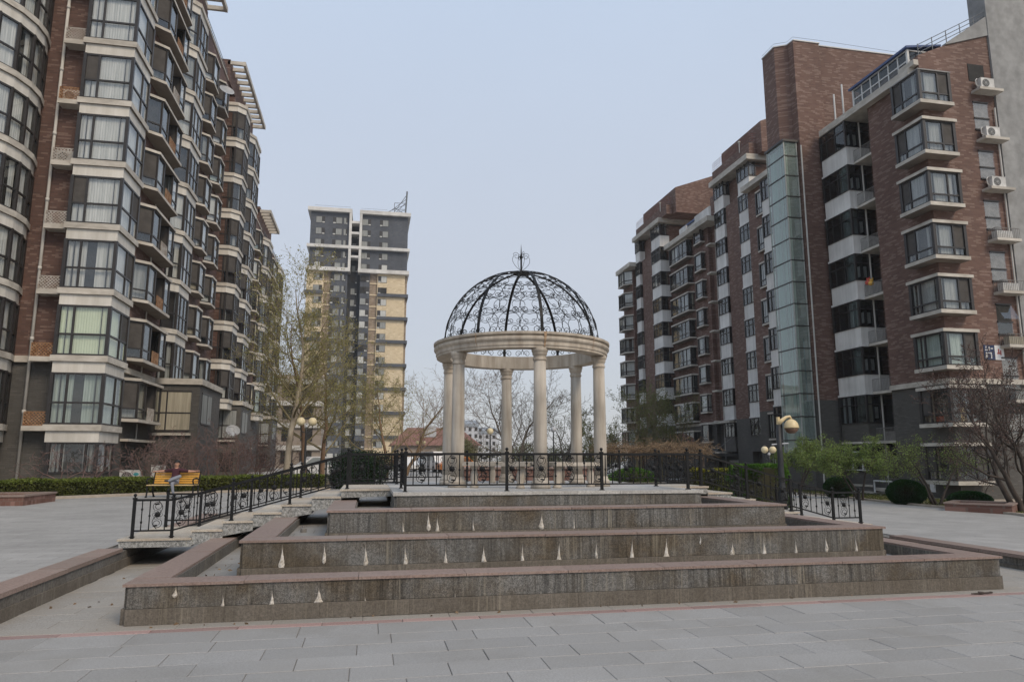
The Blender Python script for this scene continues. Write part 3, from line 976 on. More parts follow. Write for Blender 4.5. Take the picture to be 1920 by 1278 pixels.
boxwin([(-11.3, 45.45), (-11.2, 45.45), (-10.7, 45.9), (-10.7, 47.3), (-11.2, 47.7)], 1, 9)
boxwin([(-11.3, 48.95), (-11.2, 48.95), (-10.7, 49.4), (-10.7, 50.7), (-11.2, 51.05)], 1, 9)
boxwin([(-10.9, 65.0), (-10.75, 65.0), (-10.3, 65.5), (-10.3, 67.0), (-10.75, 67.3)], 1, 7)
boxwin([(-10.9, 74.4), (-10.75, 74.4), (-10.3, 74.9), (-10.3, 78.4), (-10.75, 78.8)], 1, 7)

b6 = [(-11.25, 53.3), (-10.5, 53.3), (-10.0, 53.8), (-10.0, 55.6), (-10.8, 55.6)]
b7 = [(-10.85, 58.4), (-10.5, 58.4), (-10.12, 59.1), (-10.12, 61.75), (-10.8, 61.75)]
b9 = [(-10.85, 69.2), (-10.5, 69.2), (-10.12, 70.0), (-10.12, 72.3), (-10.8, 72.3)]
b11 = [(-10.85, 79.9), (-10.4, 79.9), (-10.2, 80.2), (-10.2, 82.6), (-10.8, 82.6)]
for pl, n0, n1, bk in ((b6, 1, 9, 'dark'), (b7, 1, 9, 'dark'), (b9, 1, 7, 'mix'), (b11, 1, 7, 'mix')):
    for n in range(n0, n1):
        z = ZS(n)
        bay(LB, 'bay_window', pl, SL(z), z, z + 2.1, [(0.6,), (), (0.4, 0.7), ()], (0.42,), back=bk, screens={0: ((1, 1),), 1: ((0, 1),)}, seed=n * 5 + int(pl[0][1]))
    m = MB()
    for za, zb, ov, mt in SL(ZS(n1)):
        m.prism(offset(pl, ov), za, zb, mt)
    part('bay_cap', m, LB)

# projecting grey ground-floor rooms
for x1, y0, y1 in ((-8.85, 40.1, 45.4), (-9.3, 55.4, 60.0), (-9.6, 75.2, 79.4)):
    m = MB(); m.box(-11.25, y0, -0.3, x1, y1, 5.45, 'grey_tile'); an = part('annex', m, LB)
    m = MB(); m.box(-11.25, y0 - 0.12, 5.45, x1 + 0.12, y1 + 0.1, 5.76, 'sill_stone'); part('annex_coping', m, an)
    for (p0, p1, z0, z1, sp, tr) in (((-10.95, y0 - 0.01), (x1 + 0 - 0.37 - (0 if x1 > -9 else -0.1), y0 - 0.01), 3.0, 5.12, (0.3,), (0.45,)), ((x1 + 0.01, y0 + 0.55), (x1 + 0.01, y0 + 3.0), 3.4, 5.1, (0.55,), ()),
                                     ((-10.6, y0 - 0.01), (x1 - 0.3, y0 - 0.01), 0.65, 2.0, (0.35, 0.7), ())):
        fr, pn, cu = MB(), [], MB()
        glaze(fr, pn, p0, p1, z0, z1, sp, tr, th=0.06)
        wn = part('window', fr, LB)
        m2 = MB()
        for a, b, c, d, g in pn:
            m2.quad(a, b, c, d, g)
        part('glazing', m2, wn, kind='stuff')
        nx, ny = (0, 1) if p0[1] == p1[1] else (-1, 0)
        # glass sits proud of the wall; right behind it a curtain, on the lowest a dark unlit-room sheet
        curtain_backing_seg(cu, (p0[0] - nx * 0.0, p0[1]), p1, z0 + 0.05, z1 - 0.05, 'curtain_warm' if z0 > 2 and y0 < 50 and nx == 0 else 'dark_room' if z0 < 2 else 'curtain_grey', -0.012, False)
        part('curtain', cu, wn)
    m = MB(); m.box(-11.0, y0 - 0.18, 2.78, x1 - 0.3, y0, 2.9, 'sill_stone'); part('window_sill', m, LB)
# ground floor windows and canopy ledge on the courtyard wall
for (y0, y1) in ((36.0, 39.2), (47.0, 49.4), (50.6, 52.4), (61.5, 63.0), (65.5, 67.5)):
    x = -11.2 if y0 < 53 else -10.75
    fr, pn, cu = MB(), [], MB()
    glaze(fr, pn, (x + 0.02, y0), (x + 0.02, y1), 0.65, 2.2, (0.3, 0.62), (0.6,), th=0.08)
    wn = part('window', fr, LB)
    m2 = MB()
    for a, b, c, d, g in pn:
        m2.quad(a, b, c, d, g)
    part('glazing', m2, wn, kind='stuff')
    curtain_backing_seg(cu, (x + 0.02, y0), (x + 0.02, y1), 0.7, 2.15, 'dark_room', 0.012, False); part('curtain', cu, wn)  # dark sheet behind the glass, painted as an unlit room
    m = MB(); m.box(x, y0 - 0.2, 2.38, x + 0.35, y1 + 1.5, 2.5, 'sill_stone'); part('window_canopy', m, LB)

# outdoor units round the left block
ac_unit((-9.85, 33.2, 0.55), 0, 'white air conditioner with a teal badge standing low behind the hedge, beside the bench', 'teal', 1.0)
m = MB(); m.box(-10.4, 33.0, -0.2, -9.3, 33.5, 0.55, 'ac_white'); part('ac_plinth', m, LB)
ac_unit((-9.3, 35.2, 0.75), R(80), 'pale grey air conditioner seen edge-on between the ground-floor windows behind the bench', 'plain', 1.0)
ac_unit((-13.12, 32.05, 2.9 + 2.8 * 4), 0, 'white air conditioner in the pale cage on the fifth ledge beside the white drainpipe', 'plain', 0.9)
ac_unit((-13.12, 32.05, 2.9 + 2.8 * 5), 0, 'white air conditioner in the rusty cage on the sixth ledge beside the white drainpipe', 'plain', 0.9)
m = MB(); m.box(-9.6, 34.9, -0.2, -8.95, 35.6, 0.75, 'ac_white'); part('ac_plinth', m, LB)


def sat_dish(loc, r, az, label):
    t = thing('satellite_dish', loc, label, 'satellite dish', 'satellite dishes')
    d = Vector((math.sin(az), math.cos(az), 0.7)).normalized()
    u = d.orthogonal().normalized(); v = d.cross(u)
    c = Vector(loc)
    m = MB()
    rings = [(r * k / 4, 0.25 * r * (k / 4) ** 2) for k in range(5)]
    for rr, h in rings:
        for j in range(18):
            a = 2 * math.pi * j / 18
            m.v.append(tuple(c + u * (max(rr, .005) * math.cos(a)) + v * (max(rr, .005) * math.sin(a)) + d * h))
    for i in range(4):
        for j in range(18):
            m.f.append((i * 18 + j, i * 18 + (j + 1) % 18, (i + 1) * 18 + (j + 1) % 18, (i + 1) * 18 + j)); m.m.append('dish_grey')
    part('dish_reflector', m, t, smooth=True)
    m = MB(); m.tube([c - v * r * 0.9 + d * .1, c + d * r * 0.9], 0.012, 5, 'rail_grey'); m.tube([c, c - d * 0.3, c - d * 0.3 + Vector((0, 0, -0.35))], 0.02, 5, 'rail_grey')
    part('mount_arm', m, t)


sat_dish((-10.35, 48.4, 26.5), 0.5, R(150), 'grey satellite dish fixed high beside the small projecting windows near the roof')
sat_dish((-8.3, 47.0, 3.25), 0.42, R(160), 'pale satellite dish low down among the twigs beside the grey annex')

# ------------------------------------------------------------------ right apartment block, near part
RB = thing('apartment_building', (31, 36, -0.45), 'tall brick apartment block with corner windows, white balconies and a glass stair shaft', 'apartment building')
GZ = -1.2
# corner block (walls stop under the sloping parapet)
poly = [(28.4, 30.3), (33.0, 30.3), (33.0, 34.4), (28.4, 34.4)]
m = MB(); m.prism(poly, GZ, 5.3, 'grey_tile'); part('plinth_wall', m, RB)
m = MB(); m.prism(poly, 5.3, [23.05, 25.1, 25.1, 23.05], 'brick_right'); part('wall', m, RB)
m = MB(); m.box(33.0, 30.3, GZ, 46, 48, 22.0, 'concrete'); part('rear_wall', m, RB)
# sloping raw concrete parapet with rails
m = MB(); m.prism([(30.2, 30.22), (33.0, 30.22), (33.0, 30.5), (30.2, 30.5)], [23.86, 24.75, 24.75, 23.86], [23.95, 25.9, 25.9, 23.95], 'concrete'); part('parapet', m, RB)
rl = MB()
for h in (0.28, 0.5, 0.75):
    rl.tube([(28.5, 30.35, 22.95 + h), (33.2, 30.35, 25.35 + h + 0.25)], 0.022, 5, 'rail_grey')
for i in range(6):
    t = i / 5
    x = 28.5 + 4.7 * t
    rl.tube([(x, 30.35, 22.95 + 2.4 * t), (x, 30.35, 23.75 + 2.6 * t)], 0.025, 5, 'rail_grey')
part('roof_railing', rl, RB)
# bare concrete end pier
m = MB(); m.box(33.0, 30.18, GZ, 36.6, 31.3, 29.2, 'concrete'); part('end_pier', m, RB)
m = MB(); m.box(36.6, 30.05, GZ, 39, 31.3, 29.2, 'tower_beige'); part('end_wall', m, RB)

ZR = lambda k: 20.12 - 2.8 * k
cb = [(28.45, 31.63), (27.79, 31.63), (27.79, 29.75), (29.6, 29.75), (29.6, 30.35)]
backs = ['curtain_grey', 'curtain_grey', 'curtain_grey', 'curtain_grey', 'curtain_grey', 'curtain_green', 'dark', 'dark']
for k in range(8):
    z = ZR(k)
    sl = [(z - 0.19, z, 0.13, 'sill_stone')]
    if k:
        sl.append((z + 1.68, z + 1.84, 0.15, 'sill_stone'))
    else:
        sl.append((z + 1.68, z + 1.74, 0.1, 'concrete'))
    b = bay(RB, 'corner_window', cb, sl, z, z + 1.68, [(), (0.33,), (0.62,), ()], (0.27,), near=True, back=backs[k],
            screens={1: ((0, 1),), 2: ((1, 1),)}, seed=k + 300, fmat='frame_dark', post=0.16)
    if k == 6:                                   # boxes piled inside
        for (x, y, zz, sx, sy, sz, mt) in ((28.5, 30.05, z + 0.05, .35, .3, .28, 'box_yellow'), (28.9, 30.05, z + 0.05, .35, .3, .34, 'box_yellow'), (28.62, 30.05, z + .35, .5, .3, .42, 'box_yellow'), (28.98, 30.05, z + .78, .3, .25, .3, 'box_yellow'), (28.1, 30.6, z + .06, .3, .5, .3, 'box_red')):
            q = MB(); q.box(x, y, zz, x + sx, y + sy, zz + sz, mt); part('stored_box', q, b)
m = MB(); m.box(28.26, 30.17, 5.3, 33.0, 30.3, 5.56, 'sill_stone'); m.box(28.26, 30.3, 5.3, 28.4, 34.4, 5.56, 'sill_stone'); part('string_course', m, RB)

# narrow side windows beside the pier
for k in range(8):
    z0 = 19.05 - 2.8 * k if k else 19.05
    if z0 < -0.5:
        break
    fr, pn = MB(), []
    glaze(fr, pn, (31.55, 30.28), (32.5, 30.28), z0, z0 + 1.65, (), (0.42,), th=0.1)
    wn = part('window', fr, RB)
    for j, (a, b, c, d, g) in enumerate(pn):
        m2 = MB()
        if k == 4 and j == 1:
            a = (a[0], a[1] - 0.45, a[2] + .08); b = (b[0], b[1] - 0.45, b[2] + .08)
        m2.quad(a, b, c, d, 'pane_glass'); part('pane', m2, wn)
    cu = MB(); curtain_backing_seg(cu, (31.57, 30.292), (32.48, 30.292), z0 + 0.05, z0 + 1.6, 'dark_room' if k in (4,) else 'cage_metal', 0.002, False); part('curtain', cu, wn)  # plain dark sheet behind the glass, coloured as a dim room
fr, pn = MB(), []
m = MB(); m.box(31.5, 30.27, 21.9, 32.5, 30.32, 22.9, 'dark_room'); part('roof_hatch', m, RB)
m = MB(); m.tube([(32.85, 30.2, -0.4), (32.85, 30.2, 20.4)], 0.045, 6, 'drain_pipe'); part('drain_pipe', m, RB)
for k in range(7):
    z = 22.03 - 2.8 * k - 0.75
    m = MB(); m.box(31.55, 29.7, z - 0.14, 33.05, 30.3, z, 'sill_stone', ); part('ledge', m, RB)
    if k < 3:
        ac_unit((32.2, 29.98, z), 0, ['stained white air conditioner on the topmost ledge of the brick wall beside the concrete pier',
                                      'clean white air conditioner on the second ledge down beside the concrete pier',
                                      'white air conditioner with a loose hose on the third ledge down beside the concrete pier'][k], 'plain', 1.05)
        m = MB(); m.tube([(31.75, 30.0, z + .15), (31.58, 29.95, z + .2), (31.55, 29.95, z + .45), (31.7, 30.0, z + .6), (31.85, 30.2, z + .6)], 0.025, 6, 'ac_white'); part('hose', m, RB)
    else:
        railing_simple(RB, 'window_cage', [(31.6, 30.28, z), (31.6, 29.75, z), (33.0, 29.75, z)], 0.55, 'cage_metal', gap=0.1, rails=(0.03, 1.0))
        m = MB(); m.box(31.75, 29.9, z + 0.02, 32.75, 30.2, z + 0.45, ('ac_white', 'curtain_warm', 'curtain_grey', 'ac_white')[k % 4]); part('stored_box', m, RB)

# recess and white balconies
m = MB(); m.box(29.7, 34.4, GZ, 34, 38.9, 5.0, 'grey_tile'); part('plinth_wall', m, RB)
m = MB(); m.box(29.7, 34.4, 5.0, 34, 38.9, 22.3, 'brick_right'); part('wall', m, RB)
ZB = lambda k: 20.40 - 2.8 * k
for k in range(8):
    z = ZB(k)
    mt = 'white_panel' if k < 6 else 'grey_tile'
    pl = [(29.75, 36.08), (28.06, 36.08), (28.06, 38.45), (29.75, 38.45)]
    pl = [(29.75, 38.45), (28.06, 38.45), (28.06, 36.08), (29.75, 36.08)]
    bal = bay(RB, 'balcony', pl, [(z - 1.05, z, 0, mt), (z - 1.17, z - 1.05, 0.06, mt if k < 6 else 'sill_stone')], z, z + 1.63, [(), (0.25, 0.6), (0.52,), ()], (0.66,), near=True, back='dark', fw=0.05, seed=k + 400, gl='pane_dark', post=0.12)
    q = MB(); q.box(28.55, 36.35, z + 0.3, 29.0, 36.6, z + 0.95, 'ac_white'); part('water_heater', q, bal)
    # open ledge with iron railing in the recess
    q = MB(); q.box(28.45, 34.4, z - 1.17, 29.7, 36.0, z - 1.03, 'sill_stone'); part('ledge', q, RB)
    railing_simple(RB, 'balcony_railing', [(28.5, 36.0, z - 1.03), (28.5, 34.45, z - 1.03)], 0.72, 'cage_metal', gap=0.11, rails=(0.06, 1.0))
    q = MB(); q.box(29.66, 34.75, z - 1.0, 29.7, 35.75, z + 1.1, 'frame_dark'); q.box(29.64, 34.85, z - 0.2, 29.67, 35.65, z + 1.0, 'pane_dark'); part('balcony_door', q, RB)
    if k in (2, 6):
        q = MB(); q.box(28.7, 34.7, z - 1.03, 29.2, 35.6, z - 0.5, 'cage_metal'); part('stored_box', q, RB)
m = MB(); m.tube([(29.0, 36.0, -0.5), (29.0, 36.0, 22.0)], 0.05, 6, 'drain_pipe'); part('drain_pipe', m, RB)
# toys and washing on one ledge
z = ZB(3) - 1.03
for nm, cx, cy, cz, rr, mt, lb in (('stuffed_toy', 28.55, 35.75, z + 0.82, 0.17, 'toy_red', 'red stuffed toy perched on the iron balcony railing, next to the white balcony'),
                                   ('stuffed_toy', 28.55, 35.5, z + 0.72, 0.16, 'toy_yellow', 'yellow stuffed toy hanging over the iron balcony railing beside the red one')):
    t = thing(nm, (cx, cy, cz), lb, 'stuffed toy', 'stuffed toys on the balcony railing')
    q = MB(); q.ball((cx, cy, cz), rr, mt, 10, 6, 1, 1.1, 0.9); part('toy_body', q, t, smooth=True)
    q = MB(); q.ball((cx, cy - .05, cz + rr), rr * 0.65, mt, 8, 6); q.ball((cx, cy + .08, cz + rr * 1.6), rr * 0.25, mt, 6, 4); q.ball((cx, cy - .16, cz + rr * 1.6), rr * 0.25, mt, 6, 4); part('toy_head', q, t, smooth=True)
# long canopy over corner block and balconies, glazed roof room on top
m = MB(); m.box(27.95, 30.6, 22.05, 31, 38.4, 22.45, 'sill_stone'); part('roof_canopy', m, RB)
m = MB(); m.box(28.05, 30.25, 22.45, 28.35, 31.4, 22.75, 'sill_stone'); part('roof_canopy', m, RB)
sr = [(30.8, 35.4), (28.35, 35.4), (28.35, 30.95), (30.4, 30.95)]
fr, pn = MB(), []
for i, sp in enumerate(((), (0.17, 0.34, 0.5, 0.67, 0.84), ())):
    glaze(fr, pn, sr[i], sr[i + 1], 22.45, 23.75, sp, (0.5,), fmat='frame_white', fw=0.07)
for i in (1, 2):
    fr.box(sr[i][0] - .06, sr[i][1] - .06, 22.45, sr[i][0] + .06, sr[i][1] + .06, 23.75, 'frame_white')
rr_ = part('roof_room', fr, RB)
for a, b, c, d, g in pn:
    m2 = MB(); m2.quad(a, b, c, d, 'pane_dark'); part('pane', m2, rr_)
m = MB(); m.prism(offset(sr, 0.2), [24.1, 23.75, 23.75, 24.1], [24.2, 23.87, 23.87, 24.2], 'blue_roof'); part('roof', m, rr_)
m = MB(); m.box(28.6, 31.1, 22.46, 30.7, 35.2, 23.7, 'dark_room'); part('interior', m, rr_)
for y, h in ((37.4, 2.15), (36.6, 2.4)):
    m = MB(); m.tube([(28.5, y, 22.4), (28.5, y, 22.4 + h)], 0.055, 6, 'frame_white'); part('vent_pipe', m, RB)

# stair tower
tw = [(26.75, 38.7), (28.65, 38.7), (28.65, 38.95), (36, 38.95), (36, 47), (25.97, 47), (25.97, 39.7), (26.7, 39.3)]
tw_top = [(26.75, 38.7), (28.65, 38.7), (28.65, 38.95), (36, 38.95), (36, 47), (25.97, 41.15), (25.97, 39.7), (26.7, 39.3)]
m = MB(); m.prism(tw_top, GZ, 5.1, 'grey_tile'); part('plinth_wall', m, RB)
m = MB(); m.prism(tw_top, 5.1, 28.9, 'brick_right'); part('tower_wall', m, RB)
m = MB(); m.prism(offset(tw_top + [tw_top[0]], 0.05)[:-1], 28.9, 28.97, 'frame_white'); part('coping', m, RB)
rl = MB(); rl.tube([(p[0], p[1], 29.15) for p in (tw_top[5], tw_top[6], tw_top[7], tw_top[0], tw_top[1], (36, 38.95))], 0.012, 4, 'rail_grey')
part('lightning_rod', rl, RB)
# glass shaft : corner at 25.7, 38.9
sh = [(25.97, 40.9), (25.7, 40.9), (25.7, 38.92), (26.6, 38.92), (26.72, 38.95)]
shaft = thing_root = MB()
for i in range(15):
    z = 1.0 + 1.4 * i + 0.6
for (x, y) in ((25.7, 38.92), (25.7, 40.9), (26.6, 38.92)):
    shaft.box(x - 0.03, y - 0.03, 1.9, x + 0.03, y + 0.03, 21.8, 'shaft_frame')
shaft.box(25.6, 38.82, 21.8, 26.72, 41.0, 21.95, 'frame_dark')
shaft.box(26.05, 39.35, 1.9, 26.2, 39.5, 21.7, 'fascia_paint')
shaft.box(25.85, 39.95, 1.9, 25.95, 40.1, 21.7, 'shaft_frame')
sh_o = part('stair_shaft', shaft, RB)
zs_ = [21.8 - 0.95] + [20.9 - 1.4 * i for i in range(1, 15)]
zs_ = [21.8] + zs_[:14] + [1.9]
for i in range(len(zs_) - 1):
    za, zb = zs_[i + 1], zs_[i]
    if zb - za < 0.1:
        continue
    q = MB(); q.box(25.66, 38.88, za - 0.03, 26.64, 38.96, za + 0.03, 'frame_dark'); q.box(25.66, 38.96, za - 0.03, 25.74, 40.9, za + 0.03, 'frame_dark'); part('transom', q, sh_o)
    q = MB(); q.quad((25.72, 38.92, za), (26.58, 38.92, za), (26.58, 38.92, zb), (25.72, 38.92, zb), 'shaft_glass'); part('pane', q, sh_o)
    q = MB(); q.quad((25.7, 40.88, za), (25.7, 38.94, za), (25.7, 38.94, zb), (25.7, 40.88, zb), 'shaft_glass'); part('pane', q, sh_o)
q = MB(); q.box(26.45, 39.3, 1.7, 26.52, 39.36, 9, 'tower_black'); part('stair_post', q, sh_o)
q = MB(); q.box(25.99, 39.62, 1.9, 26.7, 39.66, 21.7, 'shaft_lining'); q.box(25.93, 39.7, 1.9, 25.965, 40.88, 21.7, 'shaft_lining'); part('shaft_lining', q, sh_o)
m = MB(); m.tube([(26.75, 38.62, -0.3), (26.75, 38.62, 21.5)], 0.05, 6, 'drain_pipe'); part('drain_pipe', m, RB)
# ground floor bits: white-framed window bay with AC cage, pipe
fr, pn = MB(), []
glaze(fr, pn, (28.03, 38.3), (28.03, 36.1), 0.9, 2.0, (0.3, 0.7), (), fmat='frame_white', fw=0.06)
wn = part('window', fr, RB)
m2 = MB()
for a, b, c, d, g in pn:
    m2.quad(a, b, c, d, 'pane_dark')
part('glazing', m2, wn, kind='stuff')
m = MB(); m.tube([(28.0, 35.9, -0.3), (28.0, 35.9, 0.35), (28.0, 34.5, 0.35)], 0.05, 6, 'frame_white'); part('drain_pipe', m, RB)
m = MB(); m.box(28.02, 38.6, 0.0, 28.06, 36.1, 0.12, 'sill_stone'); m.box(28.1, 38.6, -0.2, 28.3, 34.4, -0.02, 'sill_stone'); part('string_course', m, RB)
ac_unit((28.75, 34.9, -0.25), R(-90), 'pale air conditioner behind the low ground-floor railing, in the recess behind the ball shrubs', 'plain')
m = MB(); m.box(28.385, 31.9, -0.1, 28.41, 32.25, 0.3, 'sign_white'); part('meter_box', m, RB)

# street number plate half hidden by the plum tree
sg = thing('address_plate', (31.0, 30.27, 6.9), 'blue and white address plate with red figure on the brick behind the plum tree', 'sign')
m = MB(); m.box(30.55, 30.27, 6.55, 31.2, 30.3, 7.3, 'sign_blue'); part('blue_panel', m, sg)
m = MB()
m.box(30.62, 30.262, 6.62, 30.74, 30.27, 6.92, 'sign_white'); m.box(30.80, 30.262, 6.86, 31.0, 30.27, 6.92, 'sign_white'); m.box(30.94, 30.262, 6.62, 31.0, 30.27, 6.86, 'sign_white')
m.box(30.62, 30.262, 7.02, 30.78, 30.27, 7.07, 'sign_white'); m.box(30.66, 30.262, 7.12, 30.72, 30.27, 7.24, 'sign_white'); m.box(30.84, 30.262, 7.02, 30.9, 30.27, 7.22, 'sign_white'); m.box(30.96, 30.262, 7.1, 31.1, 30.27, 7.15, 'sign_white')
part('marking', m, sg)
m = MB(); m.box(31.2, 30.27, 6.55, 31.75, 30.3, 7.3, 'sign_white'); part('white_panel', m, sg)
m = MB(); m.box(31.33, 30.262, 6.85, 31.53, 30.27, 6.92, 'sign_red'); m.box(31.4, 30.262, 6.92, 31.46, 30.27, 7.12, 'sign_red'); m.box(31.52, 30.262, 6.8, 31.58, 30.27, 7.05, 'sign_red'); part('red_figure', m, sg)

# white balcony stack behind the shaft
ZA = lambda k: 9.19 + 2.8 * k
m = MB(); m.box(28.6, 41.2, GZ, 34, 48.5, 5.0, 'grey_tile'); part('plinth_wall', m, RB)
m = MB(); m.box(28.6, 41.2, 5.0, 34, 48.5, 22.2, 'brick_right'); part('wall', m, RB)
m = MB(); m.box(28.0, 41.2, 22.1, 31, 48.5, 22.5, 'sill_stone'); part('roof_canopy', m, RB)
for k in range(-3, 5):
    z = ZA(k)
    mt = 'white_panel' if k > -2 else 'grey_tile'
    bal = bay(RB, 'balcony', [(29.5, 45.85), (28.19, 45.85), (28.19, 43.4), (29.5, 43.4)], [(z - 1.08, z, 0, mt), (z - 1.2, z - 1.08, 0.05, mt)], z, z + 1.6, [(), (0.2, 0.5), ()], (0.66,), back='dark', seed=k + 500, gl='pane_glass')
    q = MB()
    bay(RB, 'box_window', [(28.65, 47.1), (28.48, 47.1), (28.48, 46.2), (28.65, 46.2)], [(z - 0.72, z - 0.6, 0.06, 'sill_stone'), (z + 1.15, z + 1.27, 0.06, 'sill_stone')], z - 0.6, z + 1.15, [(), (), ()], (0.27,), back='curtain_white', seed=k + 530)

# ------------------------------------------------------------------ right apartment block, far part
RF = thing('apartment_building', (34, 68, -0.5), 'far brick apartment wing with white balcony panels and red roof railings beyond the glass shaft', 'apartment building')
for (y0, y1, x, zt) in ((53.42, 61.9, 32.4, 27.0), (61.9, 70.7, 32.0, 24.0), (70.7, 79.6, 31.6, 27.0), (79.6, 83.0, 31.0, 24.2)):
    m = MB(); m.box(x, y0, GZ, 46, y1, 4.95, 'grey_tile'); part('plinth_wall', m, RF)
    m = MB(); m.box(x, y0, 4.95, 46, y1, zt, 'brick_right'); part('wall', m, RF)
m = MB(); m.box(34, 48.5, GZ, 46, 53.42, 22, 'brick_right'); part('wall', m, RF)
# brick piers
for (y0, y1, x) in ((55.45, 57.9, 31.85), (74.0, 76.9, 31.15)):
    m = MB(); m.box(x, y0, GZ, x + 0.8, y1, 4.95, 'grey_tile'); part('plinth_wall', m, RF)
    m = MB(); m.box(x, y0, 4.95, x + 0.8, y1, 24.6, 'brick_right'); part('pier', m, RF)
m = MB(); m.box(32.0, 61.9, 4.7, 32.14, 62.0, 4.95, 'sill_stone'); m.box(31.88, 62.0, 4.7, 32.0, 70.6, 4.95, 'sill_stone'); m.box(31.2, 58, 4.7, 34, 61.9, 4.86, 'sill_stone'); part('string_course', m, RF)
# fascias
for (x, y0, y1, z) in ((31.3, 52.9, 59.95, 27.15), (30.45, 70.2, 78.2, 27.2), (31.0, 60.0, 70.2, 23.95), (30.05, 78.2, 83.1, 24.3)):
    m = MB(); m.box(x, y0, z, x + 4, y1, z + 0.5, 'sill_stone'); part('roof_canopy', m, RF)
m = MB(); m.box(31.3, 60.0, 24.45, 31.45, 63.2, 25.4, 'white_panel'); m.box(31.3, 65.2, 24.45, 31.45, 66.8, 25.2, 'white_panel'); part('parapet', m, RF)
# penthouses with slanting tops and red rails
for (x, y0, y1, zl, zh, xr) in ((32.4, 51.0, 59.2, 30.4, 31.9, 40), (31.6, 66.8, 77.2, 30.5, 32.2, 40)):
    m = MB(); m.prism([(x, y0 + 1.2), (xr, y0 + 1.2), (xr, y1), (x, y1)], 27.6, [30.4, 33.5, 33.5, zl], 'brick_right'); part('roof_house', m, RF)
    m = MB(); m.box(x - 0.75, y0 + 2.0, 27.65, x + 0.1, y1 + 0.6, 28.7, 'brick_right'); part('parapet', m, RF)
    railing_simple(RF, 'roof_railing', [(x - 0.7, y1 + .5, 28.7), (x - 0.7, y0 + 2.0, 28.7), (x + 3, y0 + 2.0, 28.7)], 0.85, 'rail_red', gap=0.35, rails=(0.2, 0.5, 0.75, 1.0))
    m = MB(); m.tube([(x - 0.8, y0 + 3.5, 28.4), (x - 0.8, y0 + 3.5, 29.3)], 0.05, 6, 'drain_pipe'); m.lathe([(0.05, 0), (0.12, 0.1), (0.12, 0.2)], 8, (x - 0.8, y0 + 3.5, 29.25), 'drain_pipe'); part('drain_head', m, RF)
m = MB(); m.box(31.9, 64.0, 24.4, 33.5, 67, 25.4, 'frame_white'); part('roof_room', m, RF)
m = MB(); m.box(31.7, 63.8, 25.4, 33.6, 67.2, 25.55, 'blue_roof'); part('roof', m, RF)

ZW = lambda k: 23.02 - 2.8 * k


def whitebal(x, y0, y1, xr, k0, k1, sd):
    for k in range(k0, k1):
        z = ZW(k)
        mt = 'white_panel' if z > 3.5 else 'grey_tile'
        bay(RF, 'balcony', [(xr, y1), (x, y1), (x, y0), (xr, y0)], [(z - 1.18, z, 0, mt), (z - 1.28, z - 1.18, 0.06, mt)], z, z + 1.5, [(), (0.3, 0.65), (0.5,), ()], (0.66,), back='dark', seed=k + sd, post=0.1)


whitebal(31.73, 53.42, 55.35, 32.9, -1, 8, 600)
whitebal(31.73, 58.05, 59.8, 32.9, -1, 8, 620)
whitebal(30.78, 70.69, 73.1, 31.9, -1, 8, 640)
whitebal(30.9, 77.0, 78.3, 31.9, -1, 8, 660)
for k in range(8):
    z = 14.35 + 2.8 * 3 - 2.8 * k
    if z > 22.5:
        pass
    bay(RF, 'box_window', [(32.05, 64.6), (31.62, 64.1), (31.62, 62.7), (32.05, 62.65)], [(z - 0.14, z, 0.1, 'sill_stone'), (z + 1.6, z + 1.74, 0.1, 'sill_stone')], z, z + 1.6, [(), (), ()], (0.27,), back='mix', seed=k + 700)
    bay(RF, 'balcony_window', [(32.05, 69.7), (31.4, 69.6), (31.4, 65.4), (32.05, 65.3)], [(z - 0.9, z - 0.76, 0.1, 'sill_stone'), (z + 0.98, z + 1.12, 0.1, 'sill_stone')], z - 0.76, z + 0.98, [(), (0.3, 0.55, 0.75), ()], (0.27,), back='dark', seed=k + 720)
    ze = 15.95 + 2.8 * 3 - 2.8 * k - 1.75
    bay(RF, 'box_window', [(31.05, 82.4), (30.2, 82.4), (30.2, 80.6), (31.05, 79.75)], [(ze - 0.14, ze, 0.1, 'sill_stone'), (ze + 1.6, ze + 1.74, 0.1, 'sill_stone')], ze, ze + 1.6, [(0.5,), (0.5,), ()], (0.27,), back='mix', seed=k + 740)
    zz = ZW(k)
    m = MB(); m.box(31.2, 60.0, zz - 1.4, 32.4, 60.9, zz - 1.26, 'sill_stone'); part('ledge', m, RF)
m = MB(); m.tube([(32.3, 61.0, 0), (32.3, 61.0, 23.5)], 0.05, 6, 'drain_pipe'); part('drain_pipe', m, RF)
ac_unit((31.25, 67.3, 6.3), R(-90), 'small white air conditioner on a low balcony of the far brick wing, above the willow', 'plain', 1.1)
# entrance canopy and door
m = MB(); m.box(29.4, 58.0, 1.75, 32.4, 64.5, 1.95, 'grey_tile'); part('entrance_canopy', m, RF)
m = MB(); m.tube([(29.6, 58.4, 1.95), (31.9, 58.4, 3.6)], 0.025, 5, 'cage_metal'); m.tube([(29.6, 63.5, 1.95), (31.9, 63.5, 3.6)], 0.025, 5, 'cage_metal'); part('tie_rod', m, RF)
m = MB(); m.box(32.33, 58.4, -0.6, 32.4, 60.4, 1.4, 'frame_white'); m.box(32.3, 58.55, -0.5, 32.33, 59.35, 1.2, 'pane_dark'); m.box(32.3, 59.45, -0.5, 32.33, 60.25, 1.2, 'pane_dark'); part('entrance_door', m, RF)

